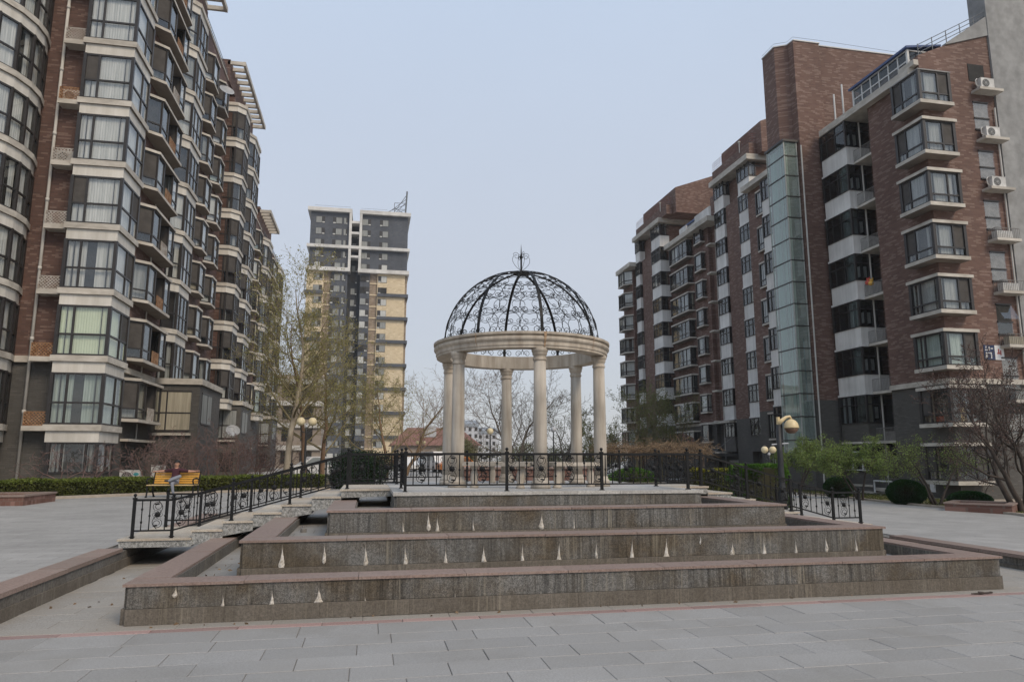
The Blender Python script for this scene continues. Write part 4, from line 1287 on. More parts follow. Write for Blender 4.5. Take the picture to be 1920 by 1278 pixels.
# ------------------------------------------------------------------ high-rise tower in the distance
TB = thing('tower_block', (-4, 172, 0), 'distant grey and beige tower block with white bands and a steel fin on its roof', 'tower block')
Y0 = 170.0
for (nm, x0, x1, z0, z1, y, mt) in (('wall', -15.3, -6.2, 45.6, 60.6, Y0, 'tower_grey'), ('wall', -3.2, 7.9, 45.6, 60.4, Y0, 'tower_grey'),
                                   ('wall', -15.6, -11.7, -1, 45.6, Y0, 'tower_beige'), ('wall', -9.9, -6.2, -1, 45.6, Y0, 'tower_grey'),
                                   ('wall', -3.2, -0.9, -1, 45.6, Y0, 'tower_grey'), ('wall', 0.9, 7.5, -1, 45.6, Y0, 'tower_beige'),
                                   ('core_wall', -6.2, -3.2, -1, 58.2, Y0 + 2.2, 'tower_black'), ('pilaster', -11.7, -9.9, -1, 45.6, Y0 + 0.5, 'tower_tan'), ('pilaster', -0.9, 0.9, -1, 45.6, Y0 + 0.5, 'tower_tan')):
    m = MB(); m.box(x0, y, z0, x1, Y0 + 16, z1, mt); part(nm, m, TB)
m = MB(); m.box(7.5, Y0 + 0.8, -1, 8.0, Y0 + 15, 45.6, 'tower_tan'); part('side_wall', m, TB)
# white frames
for (x0, x1, z0, z1) in ((-16.0, -5.6, 60.2, 61.1), (-3.8, 8.5, 60.1, 61.0), (-15.9, 8.4, 51.2, 51.9), (-15.9, -5.6, 45.5, 46.4), (-3.8, 8.4, 45.4, 46.3)):
    m = MB(); m.box(x0, Y0 - 0.9, z0, x1, Y0 + 16.2, z1, 'tower_white'); part('cornice', m, TB)
for x in (-6.2, -3.75):
    m = MB(); m.box(x, Y0 - 0.85, 46.2, x + 0.6, Y0 + 0.4, 60.3, 'tower_white'); part('frame_post', m, TB)
for z in (57.6, 54.9, 49.0):
    m = MB(); m.box(-5.65, Y0 - 0.7, z, -3.7, Y0 + 2.3, z + 0.55, 'tower_white'); part('frame_beam', m, TB)
for i in range(8):
    z = 39.8 - 5.65 * i
    m = MB(); m.box(0.95, Y0 - 0.6, z, 8.3, Y0 + 15, z + 0.75, 'tower_grey'); part('cornice', m, TB)
    m = MB(); m.box(-16.0, Y0 - 0.6, z + 0.1, -11.75, Y0 + 15, z + 0.85, 'tower_grey'); part('cornice', m, TB)
for i in range(16):
    z = 42.9 - 2.82 * i
    for x in (-11.7, -0.9):
        m = MB(); m.box(x, Y0 + 0.35, z, x + 1.8, Y0 + 0.55, z + 0.3, 'tower_beige'); part('pilaster_band', m, TB)
# windows
WM = {}


def twin(wd, flip, light):
    key = (wd, flip, light)
    if key not in WM:
        m = MB()
        m.box(-wd / 2, -0.06, 0, wd / 2, 0.02, 1.6, 'frame_dark')
        fr = m.mesh('window')
        g = MB()
        s = -1 if flip else 1
        a, b = (-wd / 2 + 0.06, wd * 0.14) if s > 0 else (-wd * 0.14, wd / 2 - 0.06)
        g.box(a, -0.10, 0.06, b, -0.07, 1.54, ('curtain_white', 'curtain_grey', 'dark_room', 'curtain_grey')[light])
        a2, b2 = (wd * 0.2, wd / 2 - 0.06) if s > 0 else (-wd / 2 + 0.06, -wd * 0.2)
        g.box(a2, -0.10, 0.06, b2, -0.07, 0.35, 'curtain_white')
        WM[key] = (fr, g.mesh('pane'))
    return WM[key]


rt = random.Random(11)
for row in range(21):
    z = 57.4 - 2.82 * row
    if z < 0:
        break
    for (x, y, wd, fl) in ((-13.0, Y0, 2.1, 0), (-9.0 if True else 0, Y0, 2.2, 1), (-7.1, Y0, 0.9, 0), (-4.7, Y0 + 2.2, 1.5, 0), (-2.1, Y0, 2.1, 0), (2.1, Y0, 2.1, 1)):
        if x == -4.7 and row == 0:
            continue
        fr, pn = twin(wd, fl, rt.choice((0, 1, 1, 1, 3, 2, 3)) if wd > 1 else 1)
        wn = place('window', fr, TB, (x, y, z))
        WL[wn.name] = Vector((x, y, z))
        place('pane', pn, wn, (x, y, z))
# roof fin
m = MB()
m.tube([(7.2, Y0 + 1, 61), (7.5, Y0 + 1, 67.2)], 0.22, 5, 'rail_grey')
for (a, b) in (((2.8, 61.2), (7.4, 65.2)), ((4.2, 61.2), (7.4, 66.2)), ((4.6, 61.4), (7.4, 62.4)), ((4.6, 62.8), (7.2, 61.2)), ((4.6, 61.2), (7.4, 64.4)), ((2.2, 61.2), (7.3, 63.8)), ((4.5, 61.0), (4.5, 64.0)), ((4.5, 64.0), (7.3, 64.1)), ((4.5, 62.4), (7.3, 62.5))):
    m.tube([(a[0], Y0 + 1, a[1]), (b[0], Y0 + 1, b[1])], 0.07, 4, 'rail_grey')
part('roof_fin', m, TB)
railing_simple(TB, 'roof_railing', [(-14.5, Y0, 61.1), (-6, Y0, 61.1)], 0.7, 'rail_grey', gap=1.2, r=0.02, rails=(1.0,))
railing_simple(TB, 'roof_railing', [(-3.5, Y0, 61.0), (2.8, Y0, 61.0)], 0.7, 'rail_grey', gap=1.2, r=0.02, rails=(1.0,))
m = MB(); m.box(-7.2, Y0 + 1, 61.1, -5.9, Y0 + 2.5, 61.6, 'tower_black'); part('roof_box', m, TB)

# low red-roofed house, distant white blocks, pale block behind the left wing
h = thing('red_roof_house', (11, 120, 0), 'low brown house with a red tiled roof beyond the bare trees', 'house')
m = MB(); m.box(4, 119, -1, 18, 129, 3.6, 'far_wall'); part('wall', m, h)
m = MB(); m.v = [(3.4, 118.4, 3.6), (18.6, 118.4, 3.6), (18.6, 129.6, 3.6), (3.4, 129.6, 3.6), (6.5, 124, 6.7), (15.5, 124, 6.7)]
m.f = [(0, 1, 5, 4), (1, 2, 5), (2, 3, 4, 5), (3, 0, 4), (3, 2, 1, 0)]; m.m = ['red_roof'] * 5; part('roof', m, h)
m = MB(); m.box(9.2, 120.8, 5.0, 11.2, 121.8, 6.9, 'far_white'); part('chimney', m, h)
for (x, y, wd, hh, lb) in ((41.5, 298, 7.5, 14.5, 'small pale distant block with a grey roof, nearest the left rotunda columns'), (51, 310, 9, 12.0, 'lower pale distant block just right of the taller one')):
    t = thing('distant_block', (x, y, 0), lb, 'building', 'pale distant blocks')
    m = MB(); m.box(x - wd / 2, y, -1, x + wd / 2, y + 8, hh, 'far_white'); part('wall', m, t)
    m = MB(); m.prism([(x - wd / 2 - .4, y - .4), (x + wd / 2 + .4, y - .4), (x + wd / 2 + .4, y + 8), (x - wd / 2 - .4, y + 8)], hh, [hh + 1, hh + 1, hh + 3, hh + 3], 'far_roof'); part('roof', m, t)
    for i in range(3):
        for j in range(5):
            m = MB(); m.box(x - wd / 2 + 0.9 + i * wd / 3, y - 0.08, 1.4 + j * 2.8, x - wd / 2 + 2.1 + i * wd / 3, y + 0.02, 2.9 + j * 2.8, 'dark_room'); part('window', m, t)
pb = thing('apartment_building', (-12, 100, 0), 'pale low apartment block half hidden by the plane trees, beyond the brown one', 'apartment building')
m = MB(); m.box(-26, 98, -1, -6.2, 110, 12.5, 'far_wall'); part('wall', m, pb)
for j in range(4):
    m = MB(); m.box(-26.2, 97.7, 2.6 + j * 2.9, -6.0, 98, 3.2 + j * 2.9, 'tower_white'); part('cornice', m, pb)
    for i in range(4):
        m = MB(); m.box(-16 + i * 2.4, 97.9, 0.9 + j * 2.9, -14.5 + i * 2.4, 98.02, 2.4 + j * 2.9, 'dark_room'); part('window', m, pb)

# ------------------------------------------------------------------ stepped granite fountain
CX, CY = 2.83, 13.2
FT = thing('stepped_fountain', (CX, CY, 0), 'dry stepped granite fountain with pink copings, streaked walls and stair bridges under the rotunda', 'fountain')
TIERS = [(5.15, 0.40, 0.0, 0.23), (4.22, 0.70, 0.22, 0.56), (3.30, 0.96, 0.55, 0.84)]     # half width, top, bottom, basin floor behind
fr_ = random.Random(21)
PN = {}


def fpanel(w, h, mat, th=0.028):
    k = (round(w, 3), round(h, 3), mat, th)
    if k not in PN:
        q = MB()
        b = 0.0018
        x, z = w / 2, h / 2
        q.v = [(-x, 0, -z), (x, 0, -z), (x, 0, z), (-x, 0, z), (-x, -th + b, -z), (x, -th + b, -z), (x, -th + b, z), (-x, -th + b, z), (-x + b, -th, -z + b), (x - b, -th, -z + b), (x - b, -th, z - b), (-x + b, -th, z - b)]
        q.f = [(8, 9, 10, 11)] + [(i, (i + 1) % 4, 4 + (i + 1) % 4, 4 + i) for i in range(4)] + [(4 + i, 4 + (i + 1) % 4, 8 + (i + 1) % 4, 8 + i) for i in range(4)]
        q.m = [mat] * len(q.f)
        PN[k] = q.mesh('granite_panel')
    return PN[k]


def clad(hw, zb, zt, n, name, mat, th, sides=('f', 'l', 'r')):
    """facing pieces on the sides of a square of half width hw"""
    w = 2 * hw / n
    for s in sides:
        rz = {'f': 0, 'r': math.pi / 2, 'l': -math.pi / 2, 'b': math.pi}[s]
        for i in range(n):
            u = -hw + w * (i + 0.5)
            x, y = {'f': (CX + u, CY - hw), 'r': (CX + hw, CY + u), 'l': (CX - hw, CY - u), 'b': (CX - u, CY + hw)}[s]
            if s in 'lr' and abs(y - CY) < 1.0 and False:
                continue
            d = fr_.uniform(-.0008, .0008)
            o = place(name, fpanel(w - 0.0012, zt - zb - 0.002, mat, th), FT, (x + (d if s in 'lr' else 0), y + (d if s in 'fb' else 0), (zb + zt) / 2), rz=rz + fr_.uniform(-.003, .003))


for ti, (hw, zt, zb, fl) in enumerate(TIERS):
    m = MB()
    t = 0.30
    a = hw - 0.03
    m.box(CX - a, CY - a, zb - 0.3, CX + a, CY - a + t, zt - 0.03, 'granite_inner')
    m.box(CX - a, CY + a - t, zb - 0.3, CX + a, CY + a, zt - 0.03, 'granite_inner')
    m.box(CX - a, CY - a + t, zb - 0.3, CX - a + t, CY + a - t, zt - 0.03, 'granite_inner')
    m.box(CX + a - t, CY - a + t, zb - 0.3, CX + a, CY + a - t, zt - 0.03, 'granite_inner')
    part('basin_wall', m, FT)
    m = MB(); m.box(CX - a + t, CY - a + t, fl - 0.4, CX + a - t, CY + a - t, fl, 'basin_tile'); part('basin_floor', m, FT)
    n = (22, 18, 14)[ti]
    base = zb + (0.155, 0.165, 0.12)[ti]
    clad(hw, base, zt - 0.028, n, 'granite_panel', 'granite_wall', 0.028)
    clad(hw, zb, base, n // 2, 'base_course', 'granite_base', 0.055, sides=('f', 'r', 'l'))
    # coping stones, mitred at the corners by butting
    o_ = hw + 0.045; i_ = hw - 0.315
    nf = (9, 7, 6)[ti]
    wf = 2 * o_ / nf
    q = MB(); q.box(-wf / 2 + .003, -0.18, -0.028, wf / 2 - .003, 0.18, 0, 'coping_pink'); mf = q.mesh('coping_stone')
    for i in range(nf):
        for sy in (-1, 1):
            place('coping_stone', mf, FT, (CX - o_ + wf * (i + .5), CY + sy * (o_ + i_) / 2, zt + fr_.uniform(-.003, .002)), rz=fr_.uniform(-.003, .003))
    ws = 2 * i_ / nf
    q = MB(); q.box(-0.18, -ws / 2 + .003, -0.028, 0.18, ws / 2 - .003, 0, 'coping_pink'); ms = q.mesh('coping_stone')
    for i in range(nf):
        y = CY - i_ + ws * (i + .5)
        for sx in (-1, 1):
            place('coping_stone', ms, FT, (CX + sx * (o_ + i_) / 2, y, zt + fr_.uniform(-.003, .002)), rz=fr_.uniform(-.003, .003))
# platform under the rotunda
hw = 2.40
m = MB(); m.box(CX - hw + .03, CY - hw + .03, 0.3, CX + hw - .03, CY + hw - .03, 1.085, 'granite_inner'); part('platform_core', m, FT)
clad(hw, 0.83, 0.93, 6, 'base_course', 'granite_base', 0.04)
clad(hw, 0.93, 1.085, 8, 'granite_panel', 'granite_wall', 0.028)
n = 7
w_ = 2 * (hw + .05) / n
q = MB(); q.box(-w_ / 2 + .002, -w_ / 2 + .002, -0.05, w_ / 2 - .002, w_ / 2 - .002, 0, 'tread_stone'); me = q.mesh('platform_slab')
for i in range(n):
    for j in range(n):
        place('platform_slab', me, FT, (CX - hw - .05 + w_ * (i + .5), CY - hw - .05 + w_ * (j + .5), 1.14 + fr_.uniform(-.001, .001)))
# lime crusts run down from the joints
LIME = {0: [(-1.87, 0.25, 0.36, 0.056), (-1.41, 0.1, 0.26, 0.044), (-0.93, 0.1, 0.29, 0.056), (-0.46, 0.12, 0.3, 0.087), (0.02, 0.1, 0.2, 0.037), (0.98, 0.06, 0.22, 0.031), (1.94, 0.07, 0.21, 0.025), (3.82, 0.05, 0.15, 0.025)],
        1: [(-0.95, 0.35, 0.64, 0.069), (-0.47, 0.41, 0.64, 0.048), (0.01, 0.36, 0.62, 0.062), (0.48, 0.34, 0.61, 0.055), (0.97, 0.27, 0.58, 0.069), (1.44, 0.34, 0.58, 0.062), (1.93, 0.26, 0.59, 0.069), (2.4, 0.29, 0.59, 0.076), (2.89, 0.37, 0.6, 0.042), (3.37, 0.29, 0.62, 0.069), (3.84, 0.25, 0.61, 0.118), (4.32, 0.52, 0.64, 0.028), (4.77, 0.36, 0.54, 0.069), (5.23, 0.28, 0.58, 0.076), (5.7, 0.31, 0.6, 0.042), (6.16, 0.37, 0.6, 0.055), (6.62, 0.32, 0.59, 0.048)],
        2: [(0.49, 0.6, 0.85, 0.031), (0.95, 0.61, 0.88, 0.053), (1.44, 0.62, 0.85, 0.031), (2.4, 0.66, 0.88, 0.076), (2.87, 0.62, 0.92, 0.023), (0.83, 0.67, 0.91, 0.061)]}
for ti, L in LIME.items():
    hw, zt, zb, fl = TIERS[ti]
    y = CY - hw - 0.028
    for (x, z0, z1, wd) in L:
        m = MB()
        k = 13
        cols = 5
        jl = jr = 0.0
        for i in range(k + 1):
            t = i / k                       # 0 bottom .. 1 top
            prof = math.sqrt(max(0.0, 1 - (1 - t / 0.22) ** 2)) if t < 0.22 else (1 - (t - 0.22) / 0.78) ** 1.5
            jl, jr = jl * 0.6 + fr_.uniform(-.12, .12), jr * 0.6 + fr_.uniform(-.12, .12)
            ww = wd * 0.52 * max(0.05, prof)
            cx = x + 0.004 * math.sin(t * 5 + x)
            for j in range(cols):
                s = j / (cols - 1) * 2 - 1
                d = 0.010 * (1 - s * s) * (0.4 + prof) * fr_.uniform(0.4, 1.5)
                m.v.append((cx + s * ww * (1 + (jl if s < 0 else jr)), y - d + (0.002 if abs(s) == 1 else 0), z0 + (z1 - z0) * t))
        for i in range(k):
            for j in range(cols - 1):
                m.f.append((i * cols + j, i * cols + j + 1, (i + 1) * cols + j + 1, (i + 1) * cols + j)); m.m.append('lime_crust')
        part('lime_deposit', m, FT)
# stair bridges
SX = [-3.71, -2.66, -2.21, -1.76, -1.33, -0.87, -0.41, 0.42]
SZ = [0.41, 0.53, 0.655, 0.78, 0.90, 1.02, 1.135]
for side in (-1, 1):
    for i in range(7):
        x0, x1, z = SX[i], SX[i + 1], SZ[i]
        zl = z - 0.23
        zr = z - 0.15
        if i == 6:
            zl = z - 0.14; zr = z - 0.12
        if i == 0:
            zr = zl = z - 0.13
        ya, yb = CY - 1.0, CY + 1.0
        X = (lambda v: v) if side < 0 else (lambda v: 2 * CX - v)
        m = MB()
        P = [(X(x0), ya), (X(x1), ya), (X(x1), yb), (X(x0), yb)]
        zz = [zl, zr, zr, zl]
        if side > 0:
            P = [P[1], P[0], P[3], P[2]]; zz = [zr, zl, zl, zr]
        m.prism(P, zz, z - 0.03, 'granite_clean'); st = part('stair_step', m, FT)
        m = MB()
        lo, hi = min(X(x0), X(x1)), max(X(x0), X(x1))
        ex = 0.02
        m.box(lo - (ex if side < 0 else 0), ya - 0.02, z - 0.03, hi + (ex if side > 0 else 0) - 0.003, yb + 0.02, z, 'edge_stone'); part('stair_tread', m, st)
# nozzles and twig litter
for (x, y, z) in ((-0.9, 11.2, 0.56), (0.15, 10.6, 0.84)):
    m = MB(); m.lathe([(0.045, 0), (0.045, 0.05), (0.02, 0.06), (0.02, 0.09)], 10, (x, y, z), 'cage_metal'); part('water_nozzle', m, FT)

# ------------------------------------------------------------------ rotunda
RT = thing('garden_rotunda', (CX, CY, 1.14), 'pale stone rotunda of six columns carrying an open black wrought-iron dome', 'rotunda')
CR = 1.5
m = MB()
m.lathe([(0.165, 0), (0.165, 0.07)], 28, (0, 0, 0), 'rotunda_stone'); m.lathe([(0.15, 0.07), (0.155, 0.09), (0.15, 0.115), (0.128, 0.13), (0.128, 0.16), (0.118, 0.175)], 28, (0, 0, 0), 'rotunda_stone')
base = m.mesh('column_base', True)
m = MB(); m.lathe([(0.112, 0.17), (0.114, 0.7), (0.110, 1.4), (0.103, 2.12)], 28, (0, 0, 0), 'rotunda_stone'); shaft_me = m.mesh('column', True)
m = MB(); m.lathe([(0.105, 2.10), (0.118, 2.115), (0.118, 2.14), (0.108, 2.15), (0.108, 2.19), (0.125, 2.205), (0.128, 2.225), (0.125, 2.24), (0.135, 2.25), (0.142, 2.275), (0.142, 2.315)], 28, (0, 0, 0), 'rotunda_ring'); cap = m.mesh('capital', True)
for k in range(6):
    a = R(-90 + 60 * k)
    p = (CX + CR * math.cos(a), CY + CR * math.sin(a), 1.14)
    c_ = place('column', shaft_me, RT, p, rz=k, scale=(1, 1, 1.0155))
    WL[c_.name] = Vector(p)
    for nm, me in (('column_base', base), ('capital', cap)):
        o = bpy.data.objects.new(nm, me); COL.objects.link(o); o.parent = c_
m = MB()
prof = [(r_, 3.49 + (z_ - 3.45) * 0.72) for r_, z_ in [(1.36, 3.45), (1.62, 3.45), (1.62, 3.50), (1.635, 3.515), (1.635, 3.60), (1.655, 3.62), (1.672, 3.655), (1.672, 3.70), (1.655, 3.725), (1.63, 3.735), (1.65, 3.755), (1.68, 3.775), (1.68, 3.83), (1.48, 3.83), (1.36, 3.80), (1.36, 3.45)]]
m.lathe(prof, 96, (CX, CY, 0), 'rotunda_ring', caps=False)
RB_ = part('ring_beam', m, RT)
for p in RB_.data.polygons:
    p.use_smooth = False
# rust runs under the front rib
for (a0, wd, z0, z1) in ((-90.5, 0.03, 3.46, 3.82), (-46, 0.015, 3.6, 3.8), (-135, 0.015, 3.55, 3.8), (88, 0.03, 3.5, 3.8)):
    pass
DR, DH, DZ = 1.49, 1.45, 3.76


def dome(az, el):
    return Vector((CX + DR * math.cos(el) * math.cos(az), CY + DR * math.cos(el) * math.sin(az), DZ + DH * math.sin(el)))


for k in range(8):
    az = R(-88 + 45 * k)
    m = MB()
    T = 16
    for i in range(T):
        e0, e1 = R(88) * i / T, R(88) * (i + 1) / T
        tn = Vector((-math.sin(az), math.cos(az), 0)) * 0.026
        A, B = dome(az, e0), dome(az, e1)
        inn = lambda e: (Vector((CX, CY, DZ)) - dome(az, e)).normalized() * 0.016
        vs = [A - tn, A + tn, B + tn, B - tn, A - tn + inn(e0), A + tn + inn(e0), B + tn + inn(e1), B - tn + inn(e1)]
        m.add([tuple(v) for v in vs], [(0, 1, 2, 3), (7, 6, 5, 4), (0, 4, 5, 1), (2, 6, 7, 3), (1, 5, 6, 2), (3, 7, 4, 0)], 'iron')
    part('dome_rib', m, RT)


def spiral(cx, cy, r, a0, turns, sgn, n=22, k=0.82):
    out = []
    for i in range(n + 1):
        t = i / n
        rr = r * (1 - k * t)
        a = a0 + sgn * 2 * math.pi * turns * t
        out.append((cx + rr * math.cos(a), cy + rr * math.sin(a)))
    return out


def gore_paths():
    """wrought scrolls of one dome panel in (x across metres, arc height metres)"""
    P = []
    hwf = lambda y: DR * math.cos(min(1.5, y / DR)) * math.tan(R(21.5))
    y = 0.06
    rows = [(0.0, 0.20), (0.36, 0.19), (0.72, 0.16), (1.03, 0.135), (1.30, 0.11), (1.55, 0.09)]
    for j, (yb, r) in enumerate(rows):
        hw = hwf(yb + r)
        yc = yb + r
        n = 3 if hw > 0.42 else 2 if hw > 0.2 else 1
        for i in range(n):
            xc = (-hw + 2 * hw * (i + .5) / n) if n > 1 else 0
            rr = min(r, hw / n * 1.12)
            # open ring ending in two inward curls at its foot
            ring = [(xc + rr * math.sin(a), yc - rr * math.cos(a) * 0.98) for a in [0.5 + (2 * math.pi - 1.0) * q / 22 for q in range(23)]]
            P.append(ring)
            cr = rr * 0.36
            P.append(spiral(xc + rr * 0.50, yb + cr * 0.9, cr, -0.2, 1.35, 1, 18))
            P.append(spiral(xc - rr * 0.50, yb + cr * 0.9, cr, math.pi + 0.2, 1.35, -1, 18))
        # wave band between rows
        nx = 20
        P.append([(-hw + 2 * hw * q / nx, yb + 2 * r + 0.012 * math.sin(q * 1.9) - 0.05 * abs(math.sin(math.pi * n * q / nx))) for q in range(nx + 1)])
    return P


GP = gore_paths()
for k in range(8):
    az0 = R(-88 + 45 * k + 22.5)
    m = MB()
    for path in GP:
        pts = []
        for (x, y) in path:
            el = max(0.0, min(R(86), y / (DR * 0.97)))
            ce = max(0.09, math.cos(el))
            da = max(-R(22), min(R(22), x / (DR * ce)))
            pts.append(dome(az0 + da, el) * 1.0)
        m.tube(pts, 0.0055, 4, 'iron', caps=False)
    part('scrollwork', m, RT)
m = MB(); m.lathe([(0.16, 0), (0.16, 0.035), (0.05, 0.06)], 16, (CX, CY, DZ + DH - 0.03), 'iron'); part('crown_plate', m, RT)
fin = MB()
zt = DZ + DH
fin.tube([(CX, CY, zt), (CX, CY, zt + 0.30)], 0.018, 6, 'iron'); fin.tube([(CX, CY, zt + 0.30), (CX, CY, zt + 0.40), (CX, CY, zt + 0.58)], [0.02, 0.012, 0.002], 6, 'iron')
fin.ball((CX, CY, zt + 0.32), 0.035, 'iron', 8, 6)
for a in (0.15, 0.15 + math.pi / 2, 0.15 + math.pi, 0.15 + 1.5 * math.pi):
    pth = [(0.0, 0.03)]
    for i in range(16):
        t = i / 15
        pth.append((0.02 + 0.17 * math.sin(t * math.pi * 0.72) ** 0.9, 0.05 + 0.30 * t))
    for q in spiral(0.105, 0.335, 0.078, 0.35, 1.4, 1, 16):
        pth.append(q)
    sc_ = 0.95
    fin.tube([(CX + math.cos(a) * p[0] * sc_, CY + math.sin(a) * p[0] * sc_, zt + p[1]) for p in pth], 0.0042, 4, 'iron')
part('finial', fin, RT)
# curved stains of rust on the beam front
for (ad, wd, z0, z1, rr) in ((-88, 0.05, 3.50, 3.76, 1.684), (-130, 0.02, 3.53, 3.74, 1.684), (-52, 0.02, 3.54, 3.75, 1.684)):
    m = MB()
    n = 8
    for i in range(n + 1):
        t = i / n
        z = z0 + (z1 - z0) * t
        rad = max(q[0] for q in [(1.62, 0)] + [p for p in prof if abs(p[1] - z) < 0.03]) + 0.004
        for s in (-1, 0, 1):
            aa = R(ad) + s * wd * (0.4 + 0.6 * t) / 1.65 / 2
            m.v.append((CX + rad * math.cos(aa), CY + rad * math.sin(aa), z))
    for i in range(n):
        for s in range(2):
            m.f.append((i * 3 + s, i * 3 + s + 1, i * 3 + s + 4, i * 3 + s + 3)); m.m.append('rust_stain')
    part('rust_streak', m, RT)

# stone benches between the columns
for k, lb in ((0, 'stone bench between the front column and its right neighbour in the rotunda'), (2, 'stone bench between the rear column and its right neighbour in the rotunda'),
              (3, 'stone bench between the rear column and its left neighbour in the rotunda'), (5, 'stone bench between the front column and its left neighbour in the rotunda')):
    a0, a1 = R(-90 + 60 * k + 7), R(-90 + 60 * k + 53)
    P0 = Vector((CX + 1.47 * math.cos(a0), CY + 1.47 * math.sin(a0), 0)); P1 = Vector((CX + 1.47 * math.cos(a1), CY + 1.47 * math.sin(a1), 0))
    mid = (P0 + P1) / 2
    t = thing('stone_bench', (mid.x, mid.y, 1.14), lb, 'bench', 'stone benches in the rotunda')
    m = MB(); m.obox((P0.x, P0.y), (P1.x, P1.y), 1.505, 1.565, 0.30, 'rotunda_stone'); part('bench_top', m, t)
    lm = MB(); lm.lathe([(0.075, 0), (0.075, 0.03), (0.05, 0.06), (0.07, 0.16), (0.062, 0.24), (0.042, 0.31), (0.07, 0.345), (0.075, 0.365)], 14, (0, 0, 0), 'rotunda_stone'); lme = lm.mesh('bench_leg', True)
    for s in (0.14, 0.86):
        q = P0.lerp(P1, s)
        place('bench_leg', lme, t, (q.x, q.y, 1.14))

# ------------------------------------------------------------------ wrought-iron railings
bm_ = MB(); bm_.tube([(0, 0, 0), (0, 0, 0.475)], 0.0085, 6, 'iron', caps=False); bm_.ball((0, 0, 0.2375), 0.017, 'iron', 8, 5, 1, 1, 1.2); BAR_A = bm_.mesh('baluster')
bm_ = MB(); bm_.tube([(0, 0, 0), (0, 0, 0.475)], 0.0085, 6, 'iron', caps=False)
for zz in (0.14, 0.335):
    bm_.ball((0, 0, zz), 0.018, 'iron', 8, 5, 1, 1, 1.2)
BAR_B = bm_.mesh('baluster')
fm = MB()
for (cx, cz, rr, a0, sg) in ((0.0, 0.37, 0.075, -0.9, 1), (0.0, 0.105, 0.075, 2.2, 1)):
    pth = spiral(cx, cz, rr, a0, 1.25, sg, 22, 0.55)
    fm.tube([(p[0], 0, p[1]) for p in pth], 0.0045, 4, 'iron')
fm.tube([(0.07 * math.sin(t * 6.2), 0, 0.02 + 0.43 * t) for t in [i / 16 for i in range(17)]], 0.005, 4, 'iron')
for q in range(6):
    a = q * math.pi / 3
    fm.tube([(0.045 * math.cos(a), 0, 0.24 + 0.045 * math.sin(a))] + [(0.045 * math.cos(a) + 0.03 * math.cos(a + b), 0, 0.24 + 0.045 * math.sin(a) + 0.03 * math.sin(a + b)) for b in [i * 0.8 - 1.6 for i in range(5)]], 0.0035, 4, 'iron')
fm.ball((0, -0.004, 0.24), 0.043, 'iron', 12, 6, 1, 0.5, 1); fm.ball((0, -0.022, 0.24), 0.02, 'iron', 8, 4)
for (cx, cz, a) in ((0.0, 0.405, 0.6), (0.025, 0.40, -0.5), (0.01, 0.075, 0.5), (0.035, 0.07, -0.6)):
    fm.ball((cx, 0, cz), 0.02, 'iron', 6, 4, 1.3, 0.35, 0.7)
FLOWER = fm.mesh('flower_scroll')
pm = MB()
pm.box(-0.021, -0.021, 0, 0.021, 0.021, 0.60, 'iron'); pm.box(-0.034, -0.034, 0, 0.034, 0.034, 0.012, 'iron'); pm.box(-0.028, -0.028, 0.575, 0.028, 0.028, 0.60, 'iron')
pm.lathe([(0.012, 0.60), (0.012, 0.62)], 8, (0, 0, 0), 'iron'); pm.ball((0, 0, 0.638), 0.026, 'iron', 10, 6)
POST = pm.mesh('post')


def iron_rail(label, pts, posts, rest=()):
    """pts: [(x, y, z foot)] ; posts: list of (x, y, z of the ground at the post)"""
    c0 = pts[len(pts) // 2]
    t = thing('iron_railing', c0, label, 'railing', 'black iron railings of the fountain')
    for i in range(len(pts) - 1):
        a, b = Vector(pts[i]), Vector(pts[i + 1])
        for nm, h, hh in (('bottom_rail', 0.085, 0.024), ('top_rail', 0.545, 0.034)):
            q = MB()
            q.obox((a.x, a.y), (b.x, b.y), [a.z + h, b.z + h, b.z + h, a.z + h], [a.z + h + hh, b.z + h + hh, b.z + h + hh, a.z + h + hh], 0.036 if nm == 'top_rail' else 0.026, 'iron')
            part(nm, q, t)
        L = math.hypot(b.x - a.x, b.y - a.y)
        ang = math.atan2(b.y - a.y, b.x - a.x)
        n = max(2, round(L / 0.115))
        for k in range(1, n):
            s = k / n
            p = a.lerp(b, s)
            if any(math.hypot(p.x - q[0], p.y - q[1]) < 0.045 for q in posts):
                continue
            if k % 4 == 2 and n > 3:
                place('flower_scroll', FLOWER, t, (p.x, p.y, p.z + 0.098), rz=ang)
            else:
                place('baluster', BAR_B if k % 4 == 0 else BAR_A, t, (p.x, p.y, p.z + 0.085))
    for (x, y, zg, zl) in posts:
        place('post', POST, t, (x, y, zl), scale=None)
        if zl - zg > 0.01:
            q = MB(); q.box(x - 0.021, y - 0.021, zg, x + 0.021, y + 0.021, zl + 0.01, 'iron'); part('post_foot', q, t)


PZ = 1.14
yf, yr = CY - 0.95, CY + 0.95
xa, xb = 0.56, 2 * CX - 0.56
iron_rail('black iron railing with flower scrolls along the front edge of the rotunda platform', [(xa, yf, PZ), (xa, CY - 2.27, PZ), (xb, CY - 2.27, PZ), (xb, yf, PZ)],
          [(xa, CY - 2.27, PZ, PZ), (2.11, CY - 2.27, PZ, PZ), (3.64, CY - 2.27, PZ, PZ), (xb, CY - 2.27, PZ, PZ)])
iron_rail('black iron railing along the rear edge of the rotunda platform, seen behind the columns', [(xb, yr, PZ), (xb, CY + 2.27, PZ), (xa, CY + 2.27, PZ), (xa, yr, PZ)],
          [(xa, CY + 2.27, PZ, PZ), (2.11, CY + 2.27, PZ, PZ), (3.64, CY + 2.27, PZ, PZ), (xb, CY + 2.27, PZ, PZ)])


def stepz(x):
    for i in range(7):
        if SX[i] <= x < SX[i + 1]:
            return SZ[i]
    return PZ


